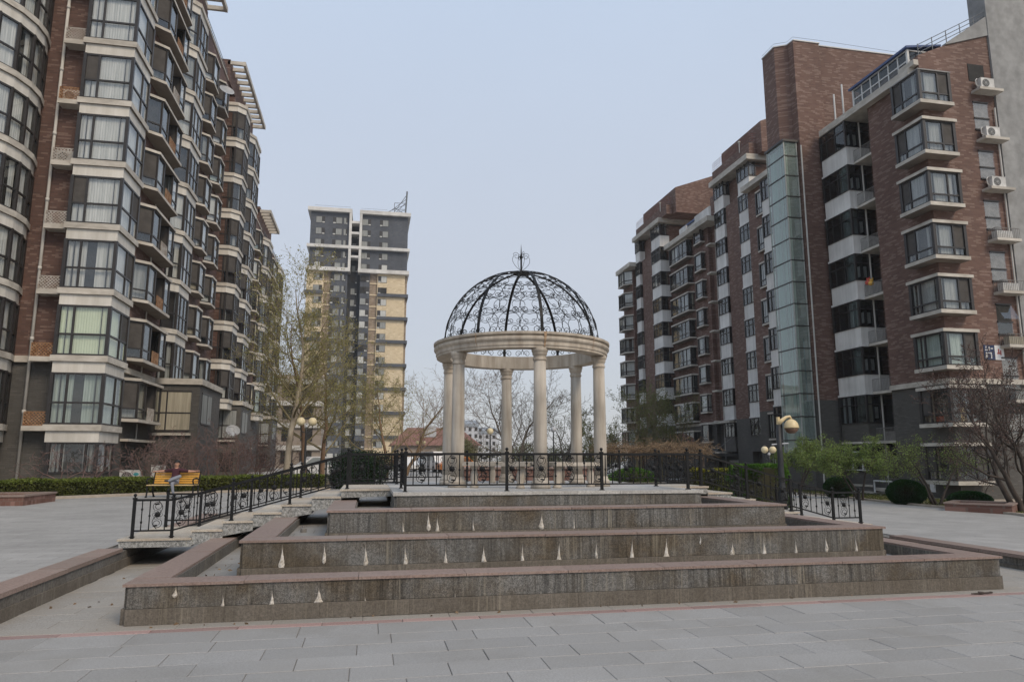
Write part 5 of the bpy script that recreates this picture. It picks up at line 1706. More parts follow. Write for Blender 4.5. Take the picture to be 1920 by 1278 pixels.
for side in (-1, 1):
    for y, nm in ((yf, 'near'), (yr, 'far')):
        line = [(xa, y, PZ), (-0.32, y, PZ), (-2.97, y, SZ[0] + 0.02), (-3.54, y, SZ[0] + 0.02)]
        ps = [xa, -0.32, -1.22, -2.1, -2.97, -3.54]
        P = []
        for x in ps:
            zl = PZ if x >= -0.32 else SZ[0] + 0.02 if x <= -2.97 else SZ[0] + 0.02 + (PZ - SZ[0] - 0.02) * (x + 2.97) / (2.65)
            P.append([x, y, min(stepz(x), zl), zl])
        if side > 0:
            line = [(2 * CX - p[0], p[1], p[2]) for p in line]
            P = [[2 * CX - p[0]] + p[1:] for p in P]
        iron_rail('%s sloping iron handrail of the %s stair bridge' % (nm, 'left' if side < 0 else 'right') + (', ending beside the yellow bench view' if False else ''), line, [tuple(p) for p in P])

# dry twig on the paving
tw_ = thing('twig', (7.42, 7.75, 0.005), 'small dry brown twig lying on the pink paving strip beside the fountain corner', 'twig')
m = MB(); m.tube([(7.25, 7.74, 0.015), (7.36, 7.75, 0.012), (7.48, 7.73, 0.02), (7.6, 7.78, 0.012)], [0.006, 0.012, 0.01, 0.004], 5, 'bark_dark'); m.tube([(7.36, 7.75, 0.012), (7.42, 7.81, 0.02), (7.5, 7.83, 0.01)], 0.006, 4, 'bark_dark')
part('stick', m, tw_)
m = MB(); m.ball((7.40, 7.74, 0.02), 0.03, 'bark_dark', 7, 4, 1.6, 0.8, 0.5); m.ball((7.55, 7.76, 0.018), 0.022, 'bark_dark', 7, 4, 1.4, 0.9, 0.5); part('dead_leaf', m, tw_)

# ------------------------------------------------------------------ park bench and the man on it
BX, BY, BZ, BR = -6.68, 27.25, 0.27, R(-11.3)
ca, sa = math.cos(BR), math.sin(BR)


def BL(x, y, z):
    return (BX + x * ca - y * sa, BY + x * sa + y * ca, BZ + z)


bench = thing('park_bench', (BX, BY, BZ), 'yellow slatted wooden bench with black cast-iron ends in front of the low hedge', 'bench')


def lbox(name, parent, x0, y0, z0, x1, y1, z1, mat, tilt=0):
    m = MB(); m.box(x0, y0, z0, x1, y1, z1, mat)
    m.v = [BL(x, y + (z - 0.42) * tilt, z) for x, y, z in m.v]
    return part(name, m, bench)


for i in range(5):
    lbox('back_slat', bench, -0.82, 0.20, 0.47 + 0.078 * i, 0.82, 0.23, 0.53 + 0.078 * i, 'bench_wood', 0.22)
for i in range(5):
    lbox('seat_slat', bench, -0.82, -0.24 + 0.088 * i, 0.41, 0.82, -0.165 + 0.088 * i, 0.44, 'bench_seat')
for s in (-1, 1):
    m = MB()
    x = 0.80 * s
    m.tube([BL(x, -0.24, 0), BL(x, -0.20, 0.2), BL(x, -0.22, 0.41), BL(x, 0.2, 0.41), BL(x, 0.32, 0.88)], 0.028, 6, 'iron')
    m.tube([BL(x, 0.30, 0), BL(x, 0.20, 0.2), BL(x, 0.2, 0.42)], 0.028, 6, 'iron')
    m.tube([BL(x, 0.22, 0.62), BL(x, 0.0, 0.66), BL(x, -0.2, 0.64), BL(x, -0.27, 0.57), BL(x, -0.22, 0.5), BL(x, -0.2, 0.42)], 0.026, 6, 'iron')
    for (yy, zz) in ((-0.24, 0), (0.30, 0)):
        m.ball(BL(x, yy, 0.02), 0.045, 'iron', 8, 4)
    part('iron_end', m, bench)

man = thing('person', (BX, BY, BZ), 'man in maroon shirt and grey trousers lounging, arms spread along the yellow bench back', 'person')
J = {'pelvis': (0.02, 0.02, 0.53, .125, .105), 'belly': (0.02, 0.07, 0.67, .125, .10), 'chest': (0.02, 0.12, 0.84, .155, .11), 'neck0': (0.02, 0.135, 0.965, .075, .065), 'neck': (0.025, 0.125, 1.03, .052, .052),
     'head0': (0.035, 0.10, 1.085, .066, .078), 'head1': (0.04, 0.09, 1.15, .078, .092), 'head2': (0.04, 0.10, 1.215, .072, .085), 'head3': (0.04, 0.105, 1.255, .04, .05),
     'shL': (-0.17, 0.14, 0.925, .07, .07), 'elL': (-0.45, 0.20, 0.90, .045, .045), 'wrL': (-0.68, 0.20, 0.895, .03, .028), 'haL': (-0.76, 0.18, 0.885, .034, .02),
     'shR': (0.21, 0.14, 0.925, .07, .07), 'elR': (0.46, 0.20, 0.89, .045, .045), 'wrR': (0.66, 0.20, 0.895, .03, .028), 'haR': (0.73, 0.19, 0.905, .034, .02),
     'hipA': (0.11, 0.0, 0.51, .10, .09), 'knA': (0.15, -0.42, 0.50, .062, .062), 'anA': (0.24, -0.44, 0.11, .042, .042), 'toA': (0.27, -0.60, 0.045, .042, .035), 'heA': (0.24, -0.42, 0.055, .042, .04),
     'hipB': (-0.08, 0.0, 0.51, .10, .09), 'thB': (0.02, -0.24, 0.60, .085, .08), 'knB': (0.36, -0.22, 0.74, .062, .062), 'shB': (0.24, -0.38, 0.66, .05, .05), 'anB': (0.05, -0.44, 0.575, .042, .042), 'toB': (-0.09, -0.50, 0.59, .04, .035)}
E_ = [('pelvis', 'belly'), ('belly', 'chest'), ('chest', 'neck0'), ('neck0', 'neck'), ('neck', 'head0'), ('head0', 'head1'), ('head1', 'head2'), ('head2', 'head3'),
      ('neck0', 'shL'), ('shL', 'elL'), ('elL', 'wrL'), ('wrL', 'haL'), ('neck0', 'shR'), ('shR', 'elR'), ('elR', 'wrR'), ('wrR', 'haR'),
      ('pelvis', 'hipA'), ('hipA', 'knA'), ('knA', 'anA'), ('anA', 'heA'), ('heA', 'toA'), ('pelvis', 'hipB'), ('hipB', 'thB'), ('thB', 'knB'), ('knB', 'shB'), ('shB', 'anB'), ('anB', 'toB')]
for h, s in (('L', -1), ('R', 1)):
    hx, hy, hz = J['ha' + h][:3]
    for i in range(4):
        J['f%s%d' % (h, i)] = (hx + s * 0.05, hy + 0.028 - 0.02 * i, hz - 0.008 + (0.02 if h == 'R' else 0), .009, .009)
        J['g%s%d' % (h, i)] = (hx + s * (0.085 - 0.006 * abs(i - 1)), hy + 0.03 - 0.022 * i, hz - 0.03 + (0.03 if h == 'R' else 0), .008, .008)
        E_ += [('ha' + h, 'f%s%d' % (h, i)), ('f%s%d' % (h, i), 'g%s%d' % (h, i))]
    J['t' + h] = (hx + s * 0.015, hy - 0.05, hz + 0.01, .011, .011)
    J['u' + h] = (hx + s * 0.04, hy - 0.066, hz - 0.005, .009, .009)
    E_ += [('ha' + h, 't' + h), ('t' + h, 'u' + h)]
names = list(J)
me = bpy.data.meshes.new('body')
me.from_pydata([BL(*J[n][:3]) for n in names], [(names.index(a), names.index(b)) for a, b in E_], [])
tmp = bpy.data.objects.new('body_tmp', me)
COL.objects.link(tmp)
sk = tmp.modifiers.new('skin', 'SKIN')
sv = me.skin_vertices[0].data
for i, n in enumerate(names):
    sv[i].radius = J[n][3:5]
    sv[i].use_root = (n == 'pelvis')
ss = tmp.modifiers.new('sub', 'SUBSURF'); ss.levels = 2; ss.render_levels = 2
dg = bpy.context.evaluated_depsgraph_get()
body_me = bpy.data.meshes.new_from_object(tmp.evaluated_get(dg))
bpy.data.objects.remove(tmp)
segs = [('trousers', 'pelvis', 'pelvis'), ('shirt', 'belly', 'chest'), ('shirt', 'chest', 'neck0'), ('skin', 'neck', 'head3'), ('shirt', 'neck0', 'shL'), ('shirt', 'neck0', 'shR'),
        ('trousers', 'hipA', 'knA'), ('trousers', 'knA', 'anA'), ('shoe', 'heA', 'toA'), ('trousers', 'hipB', 'knB'), ('trousers', 'knB', 'anB'), ('shoe', 'anB', 'toB')]
pp = {n: Vector(BL(*J[n][:3])) for n in names}
S2 = []
for mt, a, b in segs:
    S2.append((mt, pp[a], pp[b]))
for h in 'LR':
    S2.append(('shirt', pp['sh' + h], pp['sh' + h].lerp(pp['el' + h], 0.75)))
    S2.append(('skin', pp['sh' + h].lerp(pp['el' + h], 0.9), pp['ha' + h]))
S2 = [q if not (q[0] == 'shoe' and q[2] == pp['toB']) else ('shoe', pp['anB'].lerp(pp['toB'], .35), pp['toB']) for q in S2]
order = ['skin', 'shirt', 'trousers', 'shoe']
body_me.materials.clear()
for q in order:
    body_me.materials.append(MATS[q])
for p in body_me.polygons:
    c = p.center
    best, bd = 'shirt', 1e9
    for mt, a, b in S2:
        ab = b - a
        t = max(0, min(1, (c - a).dot(ab) / max(1e-9, ab.length_squared)))
        d = (c - a - ab * t).length
        if d < bd:
            bd, best = d, mt
    p.material_index = order.index(best)
    p.use_smooth = True
body_me.name = 'body'
place('body', body_me, man)
# hair and face
hm = MB()
hc = (0.04, 0.118, 1.185)
for i in range(7):
    for j in range(16):
        th = math.pi * 0.5 * i / 6 * 1.25
        a = 2 * math.pi * j / 16
        x, y, z = 0.106 * math.sin(th) * math.cos(a), 0.130 * math.sin(th) * math.sin(a), 0.112 * math.cos(th)
        if y < -0.03 and z < 0.022:
            z = 0.022
        hm.v.append(BL(hc[0] + x + rnd.uniform(-.004, .004), hc[1] + y, hc[2] + z + rnd.uniform(-.003, .004)))
for i in range(6):
    for j in range(16):
        hm.f.append((i * 16 + j, i * 16 + (j + 1) % 16, (i + 1) * 16 + (j + 1) % 16, (i + 1) * 16 + j)); hm.m.append('hair')
part('hair', hm, man, smooth=True)
fm2 = MB()
fx, fy, fz = 0.045, 0.0, 1.15
fm2.ball(BL(fx + 0.006, fy - 0.008, fz - 0.005), 0.014, 'skin', 8, 5, 0.8, 1.2, 1.5)
for s in (-1, 1):
    fm2.ball(BL(fx + 0.031 * s, fy + 0.012, fz + 0.022), 0.010, 'hair', 8, 5, 1.3, 0.6, 0.7)
    fm2.ball(BL(fx + 0.031 * s, fy + 0.010, fz + 0.042), 0.010, 'hair', 8, 4, 1.8, 0.5, 0.35)
    fm2.ball(BL(fx + 0.082 * s, fy + 0.095, fz + 0.005), 0.022, 'skin', 8, 5, 0.45, 0.9, 1.3)
fm2.ball(BL(fx, fy + 0.012, fz - 0.045), 0.012, 'shirt', 8, 4, 1.9, 0.5, 0.4)
part('face', fm2, man, smooth=True)

# ------------------------------------------------------------------ lamps


def globe_lamp(loc, h, n, label, r=0.17, span=0.26, rz=0.0, mat='lamp_globe'):
    t = thing('street_lamp', loc, label, 'lamp', 'globe street lamps')
    x, y, z = loc
    m = MB(); m.lathe([(0.10, 0), (0.10, 0.25), (0.055, 0.4), (0.045, h - 0.5), (0.04, h - 0.05)], 10, loc, 'lamp_iron'); part('pole', m, t, smooth=True)
    P = [(0, 0)] if n == 1 else [(span * math.cos(rz + 2 * math.pi * i / n), span * math.sin(rz + 2 * math.pi * i / n)) for i in range(n)]
    for (dx, dy) in P:
        if n > 1:
            m = MB(); m.tube([(x, y, z + h - 0.45), (x + dx * 0.6, y + dy * 0.6, z + h - 0.42), (x + dx, y + dy, z + h - 0.3), (x + dx, y + dy, z + h - r * 0.6)], 0.02, 6, 'lamp_iron'); part('arm', m, t)
        m = MB(); m.ball((x + dx, y + dy, z + h + r * 0.3), r, mat, 16, 10); part('globe', m, t, smooth=True)
        m = MB(); m.lathe([(0.06, 0), (0.03, 0.06)], 8, (x + dx, y + dy, z + h + r * 1.25), 'lamp_iron'); part('cap', m, t)
    if n > 1:
        m = MB(); m.lathe([(0.05, 0), (0.07, 0.05), (0.02, 0.16)], 8, (x, y, z + h - 0.2), 'far_white'); part('finial', m, t)
    return t


globe_lamp((-2.83, 34.2, 0.27), 2.95, 2, 'black lamp post with two cream globes standing beside the pale plane trunks', 0.20, 0.26, 0.2)
globe_lamp((4.3, 60.3, 0.26), 2.55, 2, 'small distant twin-globe lamp before the red-roofed house', 0.17, 0.28, 0.2)
globe_lamp((7.5, 44.4, 0.26), 2.95, 1, 'single-globe lamp post seen between the rotunda columns', 0.21)
globe_lamp((18.1, 30.1, -0.1), 2.05, 2, 'twin-globe lamp behind the big clipped green shrub and its curved lamp', 0.16, 0.22, 0.1)
globe_lamp((13.2, 50.5, 0.2), 3.4, 1, 'white-globe lamp just behind the right rear rotunda column', 0.2, mat='far_white')
lx, ly, lz = 12.4, 20.0, 0.1
t = thing('street_lamp', (lx, ly, lz), 'black lamp post with a curved cream arm and hanging half-amber globe above the stair handrail', 'lamp')
m = MB(); m.lathe([(0.13, 0), (0.13, 0.5), (0.10, 0.6), (0.085, 1.5), (0.07, 2.55)], 12, (lx, ly, lz), 'lamp_iron'); part('pole', m, t, smooth=True)
m = MB()
ar = Vector((math.cos(R(-11)), math.sin(R(-11)), 0))
c0 = Vector((lx, ly, lz))
m.prism([(lx - .04, ly - .04), (lx + .04, ly - .04), (lx + .04, ly + .04), (lx - .04, ly + .04)], lz + 2.5, lz + 2.78, 'lamp_cream')
m.tube([c0 + Vector((0, 0, 2.58)), c0 + ar * 0.12 + Vector((0, 0, 2.68)), c0 + ar * 0.26 + Vector((0, 0, 2.78)), c0 + ar * 0.37 + Vector((0, 0, 2.80)), c0 + ar * 0.41 + Vector((0, 0, 2.72))], [0.075, 0.06, 0.045, 0.04, 0.035], 8, 'lamp_cream'); part('arm', m, t, smooth=True)
gc = c0 + ar * 0.40 + Vector((0, 0, 2.44))
m = MB(); m.lathe([(0.225, 0.0), (0.225, 0.03), (0.20, 0.14), (0.14, 0.225), (0.06, 0.27), (0.02, 0.28)], 18, tuple(gc), 'lamp_cream'); part('shade', m, t, smooth=True)
m = MB(); m.lathe([(0.02, -0.17), (0.11, -0.155), (0.18, -0.09), (0.21, 0.0)], 18, tuple(gc), 'lamp_amber'); part('diffuser', m, t, smooth=True)
m = MB(); m.tube([c0 + ar * -0.24 + Vector((0, 0, 1.94)), c0 + ar * 0.28 + Vector((0, 0, 1.98))], 0.018, 5, 'far_white'); part('crossbar', m, t)
t = thing('street_lamp', (8.7, 75, 0.26), 'thin grey road lamp with a small curved head far behind the rotunda', 'lamp')
m = MB(); m.tube([(8.7, 75, .26), (8.7, 75, 5.6), (8.9, 75, 6.3), (9.4, 75, 6.6)], 0.06, 6, 'rail_grey'); part('pole', m, t)
m = MB(); m.box(9.2, 74.9, 6.52, 9.9, 75.1, 6.68, 'rail_grey'); part('lamp_head', m, t)

# ------------------------------------------------------------------ planters and the red wall behind the rotunda


def planter(x0, y0, x1, y1, z, h, label, mat='planter_brick', rz=0.0, coping='coping_pink'):
    cx, cy = (x0 + x1) / 2, (y0 + y1) / 2
    t = thing('brick_planter', (cx, cy, z), label, 'planter', 'red planters round the plaza')
    c, s = math.cos(rz), math.sin(rz)

    def tr(m):
        m.v = [(cx + (x - cx) * c - (y - cy) * s, cy + (x - cx) * s + (y - cy) * c, zz) for x, y, zz in m.v]
        return m
    m = MB(); w_ = 0.22
    for a in ((x0, y0, x1, y0 + w_), (x0, y1 - w_, x1, y1), (x0, y0 + w_, x0 + w_, y1 - w_), (x1 - w_, y0 + w_, x1, y1 - w_)):
        m.box(a[0], a[1], z - 0.3, a[2], a[3], z + h - 0.05, mat)
    part('planter_wall', tr(m), t)
    for a in ((x0 - .03, y0 - .03, x1 + .03, y0 + w_), (x0 - .03, y1 - w_, x1 + .03, y1 + .03), (x0 - .03, y0 + w_, x0 + w_, y1 - w_), (x1 - w_, y0 + w_, x1 + .03, y1 - w_)):
        m = MB(); m.box(a[0], a[1], z + h - 0.05, a[2], a[3], z + h, coping); part('coping', tr(m), t)
    m = MB(); m.box(x0 + w_, y0 + w_, z - 0.2, x1 - w_, y1 - w_, z + h - 0.1, 'soil'); part('soil', tr(m), t)
    return t


planter(-12.6, 23.4, -9.75, 25.6, 0.27, 0.30, 'low red brick planter standing in front of the long hedge, near the curved bay')
planter(19.75, 20.3, 21.6, 22.2, -0.16, 0.30, 'low red stone planter at the lawn edge before the concrete pier', 'planter_brick', R(38))
m_ = thing('brick_planter', (4.6, 19.9, 0.0), 'long red brick planter wall showing beneath the rotunda benches', 'planter', 'red planters round the plaza')
m = MB(); m.box(2.6, 19.6, 0, 6.6, 20.6, 1.33, 'planter_brick'); part('planter_wall', m, m_)
m = MB(); m.box(2.55, 19.55, 1.33, 6.65, 20.65, 1.39, 'coping_pink'); part('coping', m, m_)

# ------------------------------------------------------------------ parked vehicles far behind


def vehicle(loc, rz, L, W, H, mat, label, kind='car'):
    t = thing('parked_' + kind, loc, label, kind, 'vehicles parked beyond the rotunda')
    c, s = math.cos(rz), math.sin(rz)

    def tr(m):
        m.v = [(loc[0] + x * c - y * s, loc[1] + x * s + y * c, loc[2] + z) for x, y, z in m.v]
        return m
    if kind == 'van':
        prof = [(-L / 2, 0.3), (L / 2, 0.3), (L / 2, 0.85), (L / 2 - 0.45, 1.05), (L / 2 - 0.95, H), (-L / 2 + 0.1, H), (-L / 2, 1.0)]
        win = [(L / 2 - 0.62, 1.1), (L / 2 - 1.05, H - 0.15), (-L / 2 + 0.3, H - 0.15), (-L / 2 + 0.25, 1.1)]
    else:
        prof = [(-L / 2, 0.3), (L / 2, 0.3), (L / 2, 0.65), (L / 2 - 1.0, 0.85), (L / 2 - 1.7, H), (-L / 2 + 1.2, H), (-L / 2 + 0.45, 0.9), (-L / 2, 0.8)]
        win = [(L / 2 - 1.15, 0.88), (L / 2 - 1.75, H - 0.08), (-L / 2 + 1.25, H - 0.08), (-L / 2 + 0.65, 0.9)]
    m = MB(); n = len(prof)
    m.v = [(x, -W / 2, z) for x, z in prof] + [(x, W / 2, z) for x, z in prof]
    m.f = [tuple(range(n)), tuple(reversed(range(n, 2 * n)))] + [(i, n + i, n + (i + 1) % n, (i + 1) % n) for i in range(n)]; m.m = [mat] * len(m.f)
    part('body', tr(m), t)
    for sy in (-1, 1):
        m = MB(); y = sy * (W / 2 + 0.01)
        m.v = [(x, y, z) for x, z in win] + [(x, y - sy * 0.02, z) for x, z in win]; m.f = [(0, 1, 2, 3), (4, 7, 6, 5), (0, 4, 5, 1), (2, 6, 7, 3)]; m.m = ['pane_dark'] * 4; part('side_window', tr(m), t)
    for sx in (-1, 1):
        for sy in (-1, 1):
            m = MB()
            m.tube([(sx * L * 0.31, sy * (W / 2 - 0.2), 0.31), (sx * L * 0.31, sy * (W / 2 + 0.01), 0.31)], 0.31, 14, 'tyre'); m.tube([(sx * L * 0.31, sy * W / 2, 0.31), (sx * L * 0.31, sy * (W / 2 + 0.02), 0.31)], 0.19, 10, 'car_silver')
            part('wheel', tr(m), t)
    for sy in (-1, 1):
        m = MB(); m.box(L / 2 - 0.04, sy * (W / 2 - 0.35) - 0.15, 0.6, L / 2 + 0.02, sy * (W / 2 - 0.35) + 0.15, 0.75, 'far_white'); part('headlight', tr(m), t)
    return t


vehicle((6.6, 70, 0.26), R(-75), 4.6, 1.8, 1.95, 'car_white', 'white van parked beyond the rotunda, left of the stone columns', 'van')
vehicle((4.2, 73, 0.26), R(-80), 4.4, 1.75, 1.45, 'car_white', 'white saloon car parked left of the white van beyond the railings', 'car')
vehicle((8.4, 66, 0.26), R(10), 4.3, 1.75, 1.45, 'car_orange', 'orange car parked just right of the white van, behind the columns', 'car')
vehicle((-3.0, 52, 0.26), R(15), 4.4, 1.75, 1.45, 'car_white', 'white car parked behind the plane tree trunks', 'car')

# ------------------------------------------------------------------ planting beds and kerbs
HP = [(-13.4, 24.6), (-11.1, 26.6), (-8.6, 28.9), (-6.2, 30.5), (-4.0, 31.8), (-1.8, 32.9)]
m = MB(); m.prism(HP[::-1] + [(-13.4, 45), (-4, 45)][::-1] if False else [(-13.4, 24.6)] + HP[1:] + [(-1.8, 60), (-13.4, 60)], -0.2, 0.30, 'soil'); structure('planting_bed', m)
for i in range(len(HP) - 1):
    m = MB(); m.obox((HP[i][0] + .2, HP[i][1] - .25), (HP[i + 1][0] + .2, HP[i + 1][1] - .25), 0.0, 0.36, 0.16, 'kerb_stone'); o = structure('planting_kerb', m)
LE = [(19.0, 17.0), (20.4, 19.6), (20.75, 24.2), (21.3, 27.0), (22.3, 31.0), (23.4, 36), (23.8, 60)]
gz = lambda x: 0.19 - (x - 9.9) * 0.0349
m = MB()
P = LE + [(30, 60), (30, 17)]
m.prism(P[::-1] if False else [LE[0]] + [(30, 17), (30, 60)] + LE[::-1][:-1], -1.5, [gz(p[0]) + 0.05 for p in [LE[0]] + [(30, 17), (30, 60)] + LE[::-1][:-1]], 'lawn_dry'); structure('lawn', m)
for i in range(len(LE) - 1):
    m = MB(); a, b = LE[i], LE[i + 1]; m.obox(a, b, -1.0, [gz(a[0]) + .08, gz(b[0]) + .08, gz(b[0]) + .08, gz(a[0]) + .08], 0.13, 'kerb_stone'); structure('lawn_kerb', m)
m = MB(); m.box(27.6, 29.2, -1.0, 28.4, 36, -0.38, 'kerb_stone'); m.box(28.4, 29.2, -1.0, 33, 30.3, -0.38, 'kerb_stone'); structure('apron', m)


def quads_mesh(name, C, size, mat, elong=1.6, seed=0, flat=0.0):
    """many small leaf faces at the points C (N,3)"""
    C = np.asarray(C, dtype=np.float64)
    n = len(C)
    g = np.random.default_rng(seed)
    a = g.normal(size=(n, 3)); a[:, 2] *= (1 - flat * 0.6); a /= np.linalg.norm(a, axis=1)[:, None]
    b = g.normal(size=(n, 3)); b -= a * (a * b).sum(1)[:, None]; b /= np.linalg.norm(b, axis=1)[:, None]
    s = size * g.uniform(0.6, 1.35, size=(n, 1))
    a = a * s * elong / 2; b = b * s / 2
    V = np.empty((n, 4, 3)); V[:, 0] = C - a; V[:, 1] = C - b * 0.9; V[:, 2] = C + a; V[:, 3] = C + b * 0.9
    me = bpy.data.meshes.new(name)
    me.vertices.add(4 * n); me.vertices.foreach_set('co', V.reshape(-1))
    me.loops.add(4 * n); me.loops.foreach_set('vertex_index', np.arange(4 * n, dtype=np.int32))
    me.polygons.add(n); me.polygons.foreach_set('loop_start', np.arange(0, 4 * n, 4, dtype=np.int32)); me.polygons.foreach_set('loop_total', np.full(n, 4, dtype=np.int32))
    me.materials.append(MATS[mat])
    me.update(calc_edges=True)
    return me


def tree(name, label, base, height, r0, seed, mats=('bark_pale', 'twig_grey'), leaf=None, group=None, trunks=1, fork=0.35, spread=0.9, up=0.25, levels=3, kids=(9, 7, 6), lean=(0, 0), ratio=(0.5, 0.42, 0.4), cat='tree', wig=0.16, rmin=0.006, stems=None, leafspread=0.05, limb_from=0.28, drop=0.0):
    g = random.Random(seed)
    t = thing(name, base, label, cat, group)
    tm, bm, wm = MB(), MB(), MB()
    tips = []

    def grow(p, d, L, r, lev):
        k = max(4, int(5 + 5 * L / height)) if lev < 2 else 4
        path = [p.copy()]; rad = [r]
        q = p.copy(); dd = d.copy()
        for i in range(k):
            dd = (dd + Vector((g.gauss(0, wig), g.gauss(0, wig), g.gauss(0, wig * 0.7) + up * 0.22 * (1 if lev else 0.5) - drop * lev * 0.1))).normalized()
            q = q + dd * (L / k)
            path.append(q.copy()); rad.append(max(rmin, r * (1 - (i + 1) / k * (0.8 if lev else 0.9))))
        (tm if lev == 0 else bm if lev == 1 else wm).tube(path, rad, (9, 6, 4, 3, 3)[lev], mats[0] if lev < (2 if len(mats) < 3 else 1) else mats[1], caps=False)
        if lev >= levels:
            tips.append((path, L))
            return
        if lev >= levels - 1:
            tips.append((path, L))
        n = kids[min(lev, len(kids) - 1)]
        f0 = limb_from if lev == 0 else 0.2
        for j in range(n):
            tt = f0 + (1 - f0) * (j + g.uniform(0.1, 0.9)) / n
            x = tt * k; i = min(k - 1, int(x)); pp_ = path[i].lerp(path[i + 1], x - i)
            dr = (path[i + 1] - path[i]).normalized()
            az = j * 2.4 + g.uniform(-.6, .6)
            o = dr.orthogonal().normalized(); o2 = dr.cross(o)
            side = o * math.cos(az) + o2 * math.sin(az)
            nd = (dr * g.uniform(0.5, 0.9) + side * spread * g.uniform(0.7, 1.15)).normalized()
            LL = L * ratio[min(lev, len(ratio) - 1)] * g.uniform(0.7, 1.2) * (1.15 - 0.55 * (tt if lev == 0 else 0.5))
            rr = max(rmin, rad[min(k, i + 1)] * g.uniform(0.42, 0.62))
            grow(pp_, nd, LL, rr, lev + 1)

    b = Vector(base)
    for s in range(trunks):
        if trunks == 1:
            d0 = Vector((lean[0], lean[1], 1)).normalized(); off = Vector()
        else:
            a = 2 * math.pi * s / trunks + g.uniform(-.4, .4)
            d0 = Vector((math.cos(a) * fork, math.sin(a) * fork, 1)).normalized(); off = Vector((math.cos(a), math.sin(a), 0)) * r0 * 0.8
        grow(b + off - Vector((0, 0, 0.15)), d0, height * g.uniform(0.9, 1.05), r0, 0)
    part('trunk', tm, t, smooth=True)
    if bm.f:
        part('branches', bm, t, smooth=True, kind='stuff')
    if wm.f:
        part('twigs', wm, t, kind='stuff')
    if leaf:
        mat, size, per = leaf[:3]
        C = []
        for path, L in tips:
            n = int(per * (0.5 + g.random()))
            for _ in range(n):
                x = g.uniform(0.25, 1.0) * (len(path) - 1); i = min(len(path) - 2, int(x))
                q = path[i].lerp(path[i + 1], x - i)
                C.append((q.x + g.gauss(0, leafspread), q.y + g.gauss(0, leafspread), q.z + g.gauss(0, leafspread)))
        if C:
            o = place('leaves' if size > 0.03 else 'buds', quads_mesh('leaves', C, size, mat, leaf[3] if len(leaf) > 3 else 1.6, seed), t, (0, 0, 0), kind='stuff')
    return t


def bush(name, label, c, rad, n, size, mat, cat='shrub', group=None, seed=1, core='hedge_core', box=False, stem=0.0, rough=0.10, elong=1.5, lobes=0):
    t = thing(name, (c[0], c[1], c[2] - rad[2]), label, cat, group)
    g = np.random.default_rng(seed)
    v = g.normal(size=(n, 3))
    if box:
        pw = 0.34
        v = np.sign(v) * np.abs(v / np.linalg.norm(v, axis=1)[:, None]) ** pw
        nv = np.maximum(np.abs(v[:, 0]), np.maximum(np.abs(v[:, 1]), np.abs(v[:, 2])))[:, None]
        v = v / np.maximum(nv, np.linalg.norm(v, axis=1)[:, None] / 1.45)
    else:
        v /= np.linalg.norm(v, axis=1)[:, None]
    lump = 1 + rough * (np.sin(v[:, 0] * 7 + seed) * np.sin(v[:, 1] * 6 + 2) * np.sin(v[:, 2] * 8 + 1))
    C = v * np.array(rad) * (lump * (1 - np.abs(g.normal(0, 0.05, n))))[:, None] + np.array(c)
    LO = []
    if lobes:
        out = []
        for q in range(lobes):
            sc_ = g.uniform(0.32, 0.6); ce = np.array([g.uniform(-.75, .75), g.uniform(-.6, .6), g.uniform(-.6, .9 - sc_)])
            LO.append((ce, sc_))
            k_ = n // lobes
            u = g.normal(size=(k_, 3)); u /= np.linalg.norm(u, axis=1)[:, None]
            u[:, 2] *= 1.25
            out.append((ce + u * sc_ * (1 - np.abs(g.normal(0, 0.22, k_)))[:, None] * (1 + 0.25 * g.normal(size=(k_, 1)) * (g.random((k_, 1)) < .25))) * np.array(rad) + np.array(c))
        C = np.concatenate(out)
        C[:, 2] = np.maximum(C[:, 2], c[2] - rad[2])
    place('foliage', quads_mesh('foliage', C, size, mat, elong, seed), t, (0, 0, 0), kind='stuff')
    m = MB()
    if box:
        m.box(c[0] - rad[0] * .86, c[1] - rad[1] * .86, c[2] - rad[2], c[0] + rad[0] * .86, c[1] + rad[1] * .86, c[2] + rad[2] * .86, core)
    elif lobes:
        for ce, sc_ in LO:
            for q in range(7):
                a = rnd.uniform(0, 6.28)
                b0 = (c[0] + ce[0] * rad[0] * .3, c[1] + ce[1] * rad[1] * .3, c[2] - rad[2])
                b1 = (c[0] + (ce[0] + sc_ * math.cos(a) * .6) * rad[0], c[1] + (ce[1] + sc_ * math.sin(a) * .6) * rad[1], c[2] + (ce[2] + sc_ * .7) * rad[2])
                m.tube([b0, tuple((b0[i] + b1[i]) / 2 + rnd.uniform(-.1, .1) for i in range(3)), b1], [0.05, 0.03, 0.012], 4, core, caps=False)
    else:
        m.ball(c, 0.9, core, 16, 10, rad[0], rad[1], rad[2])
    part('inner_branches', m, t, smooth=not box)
    if stem:
        m = MB()
        for k in range(4):
            a = k * 1.6
            m.tube([(c[0] + 0.05 * math.cos(a), c[1] + 0.05 * math.sin(a), c[2] - rad[2] - stem), (c[0] + rad[0] * 0.4 * math.cos(a), c[1] + rad[1] * 0.4 * math.sin(a), c[2] - rad[2] * 0.3)], 0.03, 5, 'bark_dark')
        part('stem', m, t)
    return t


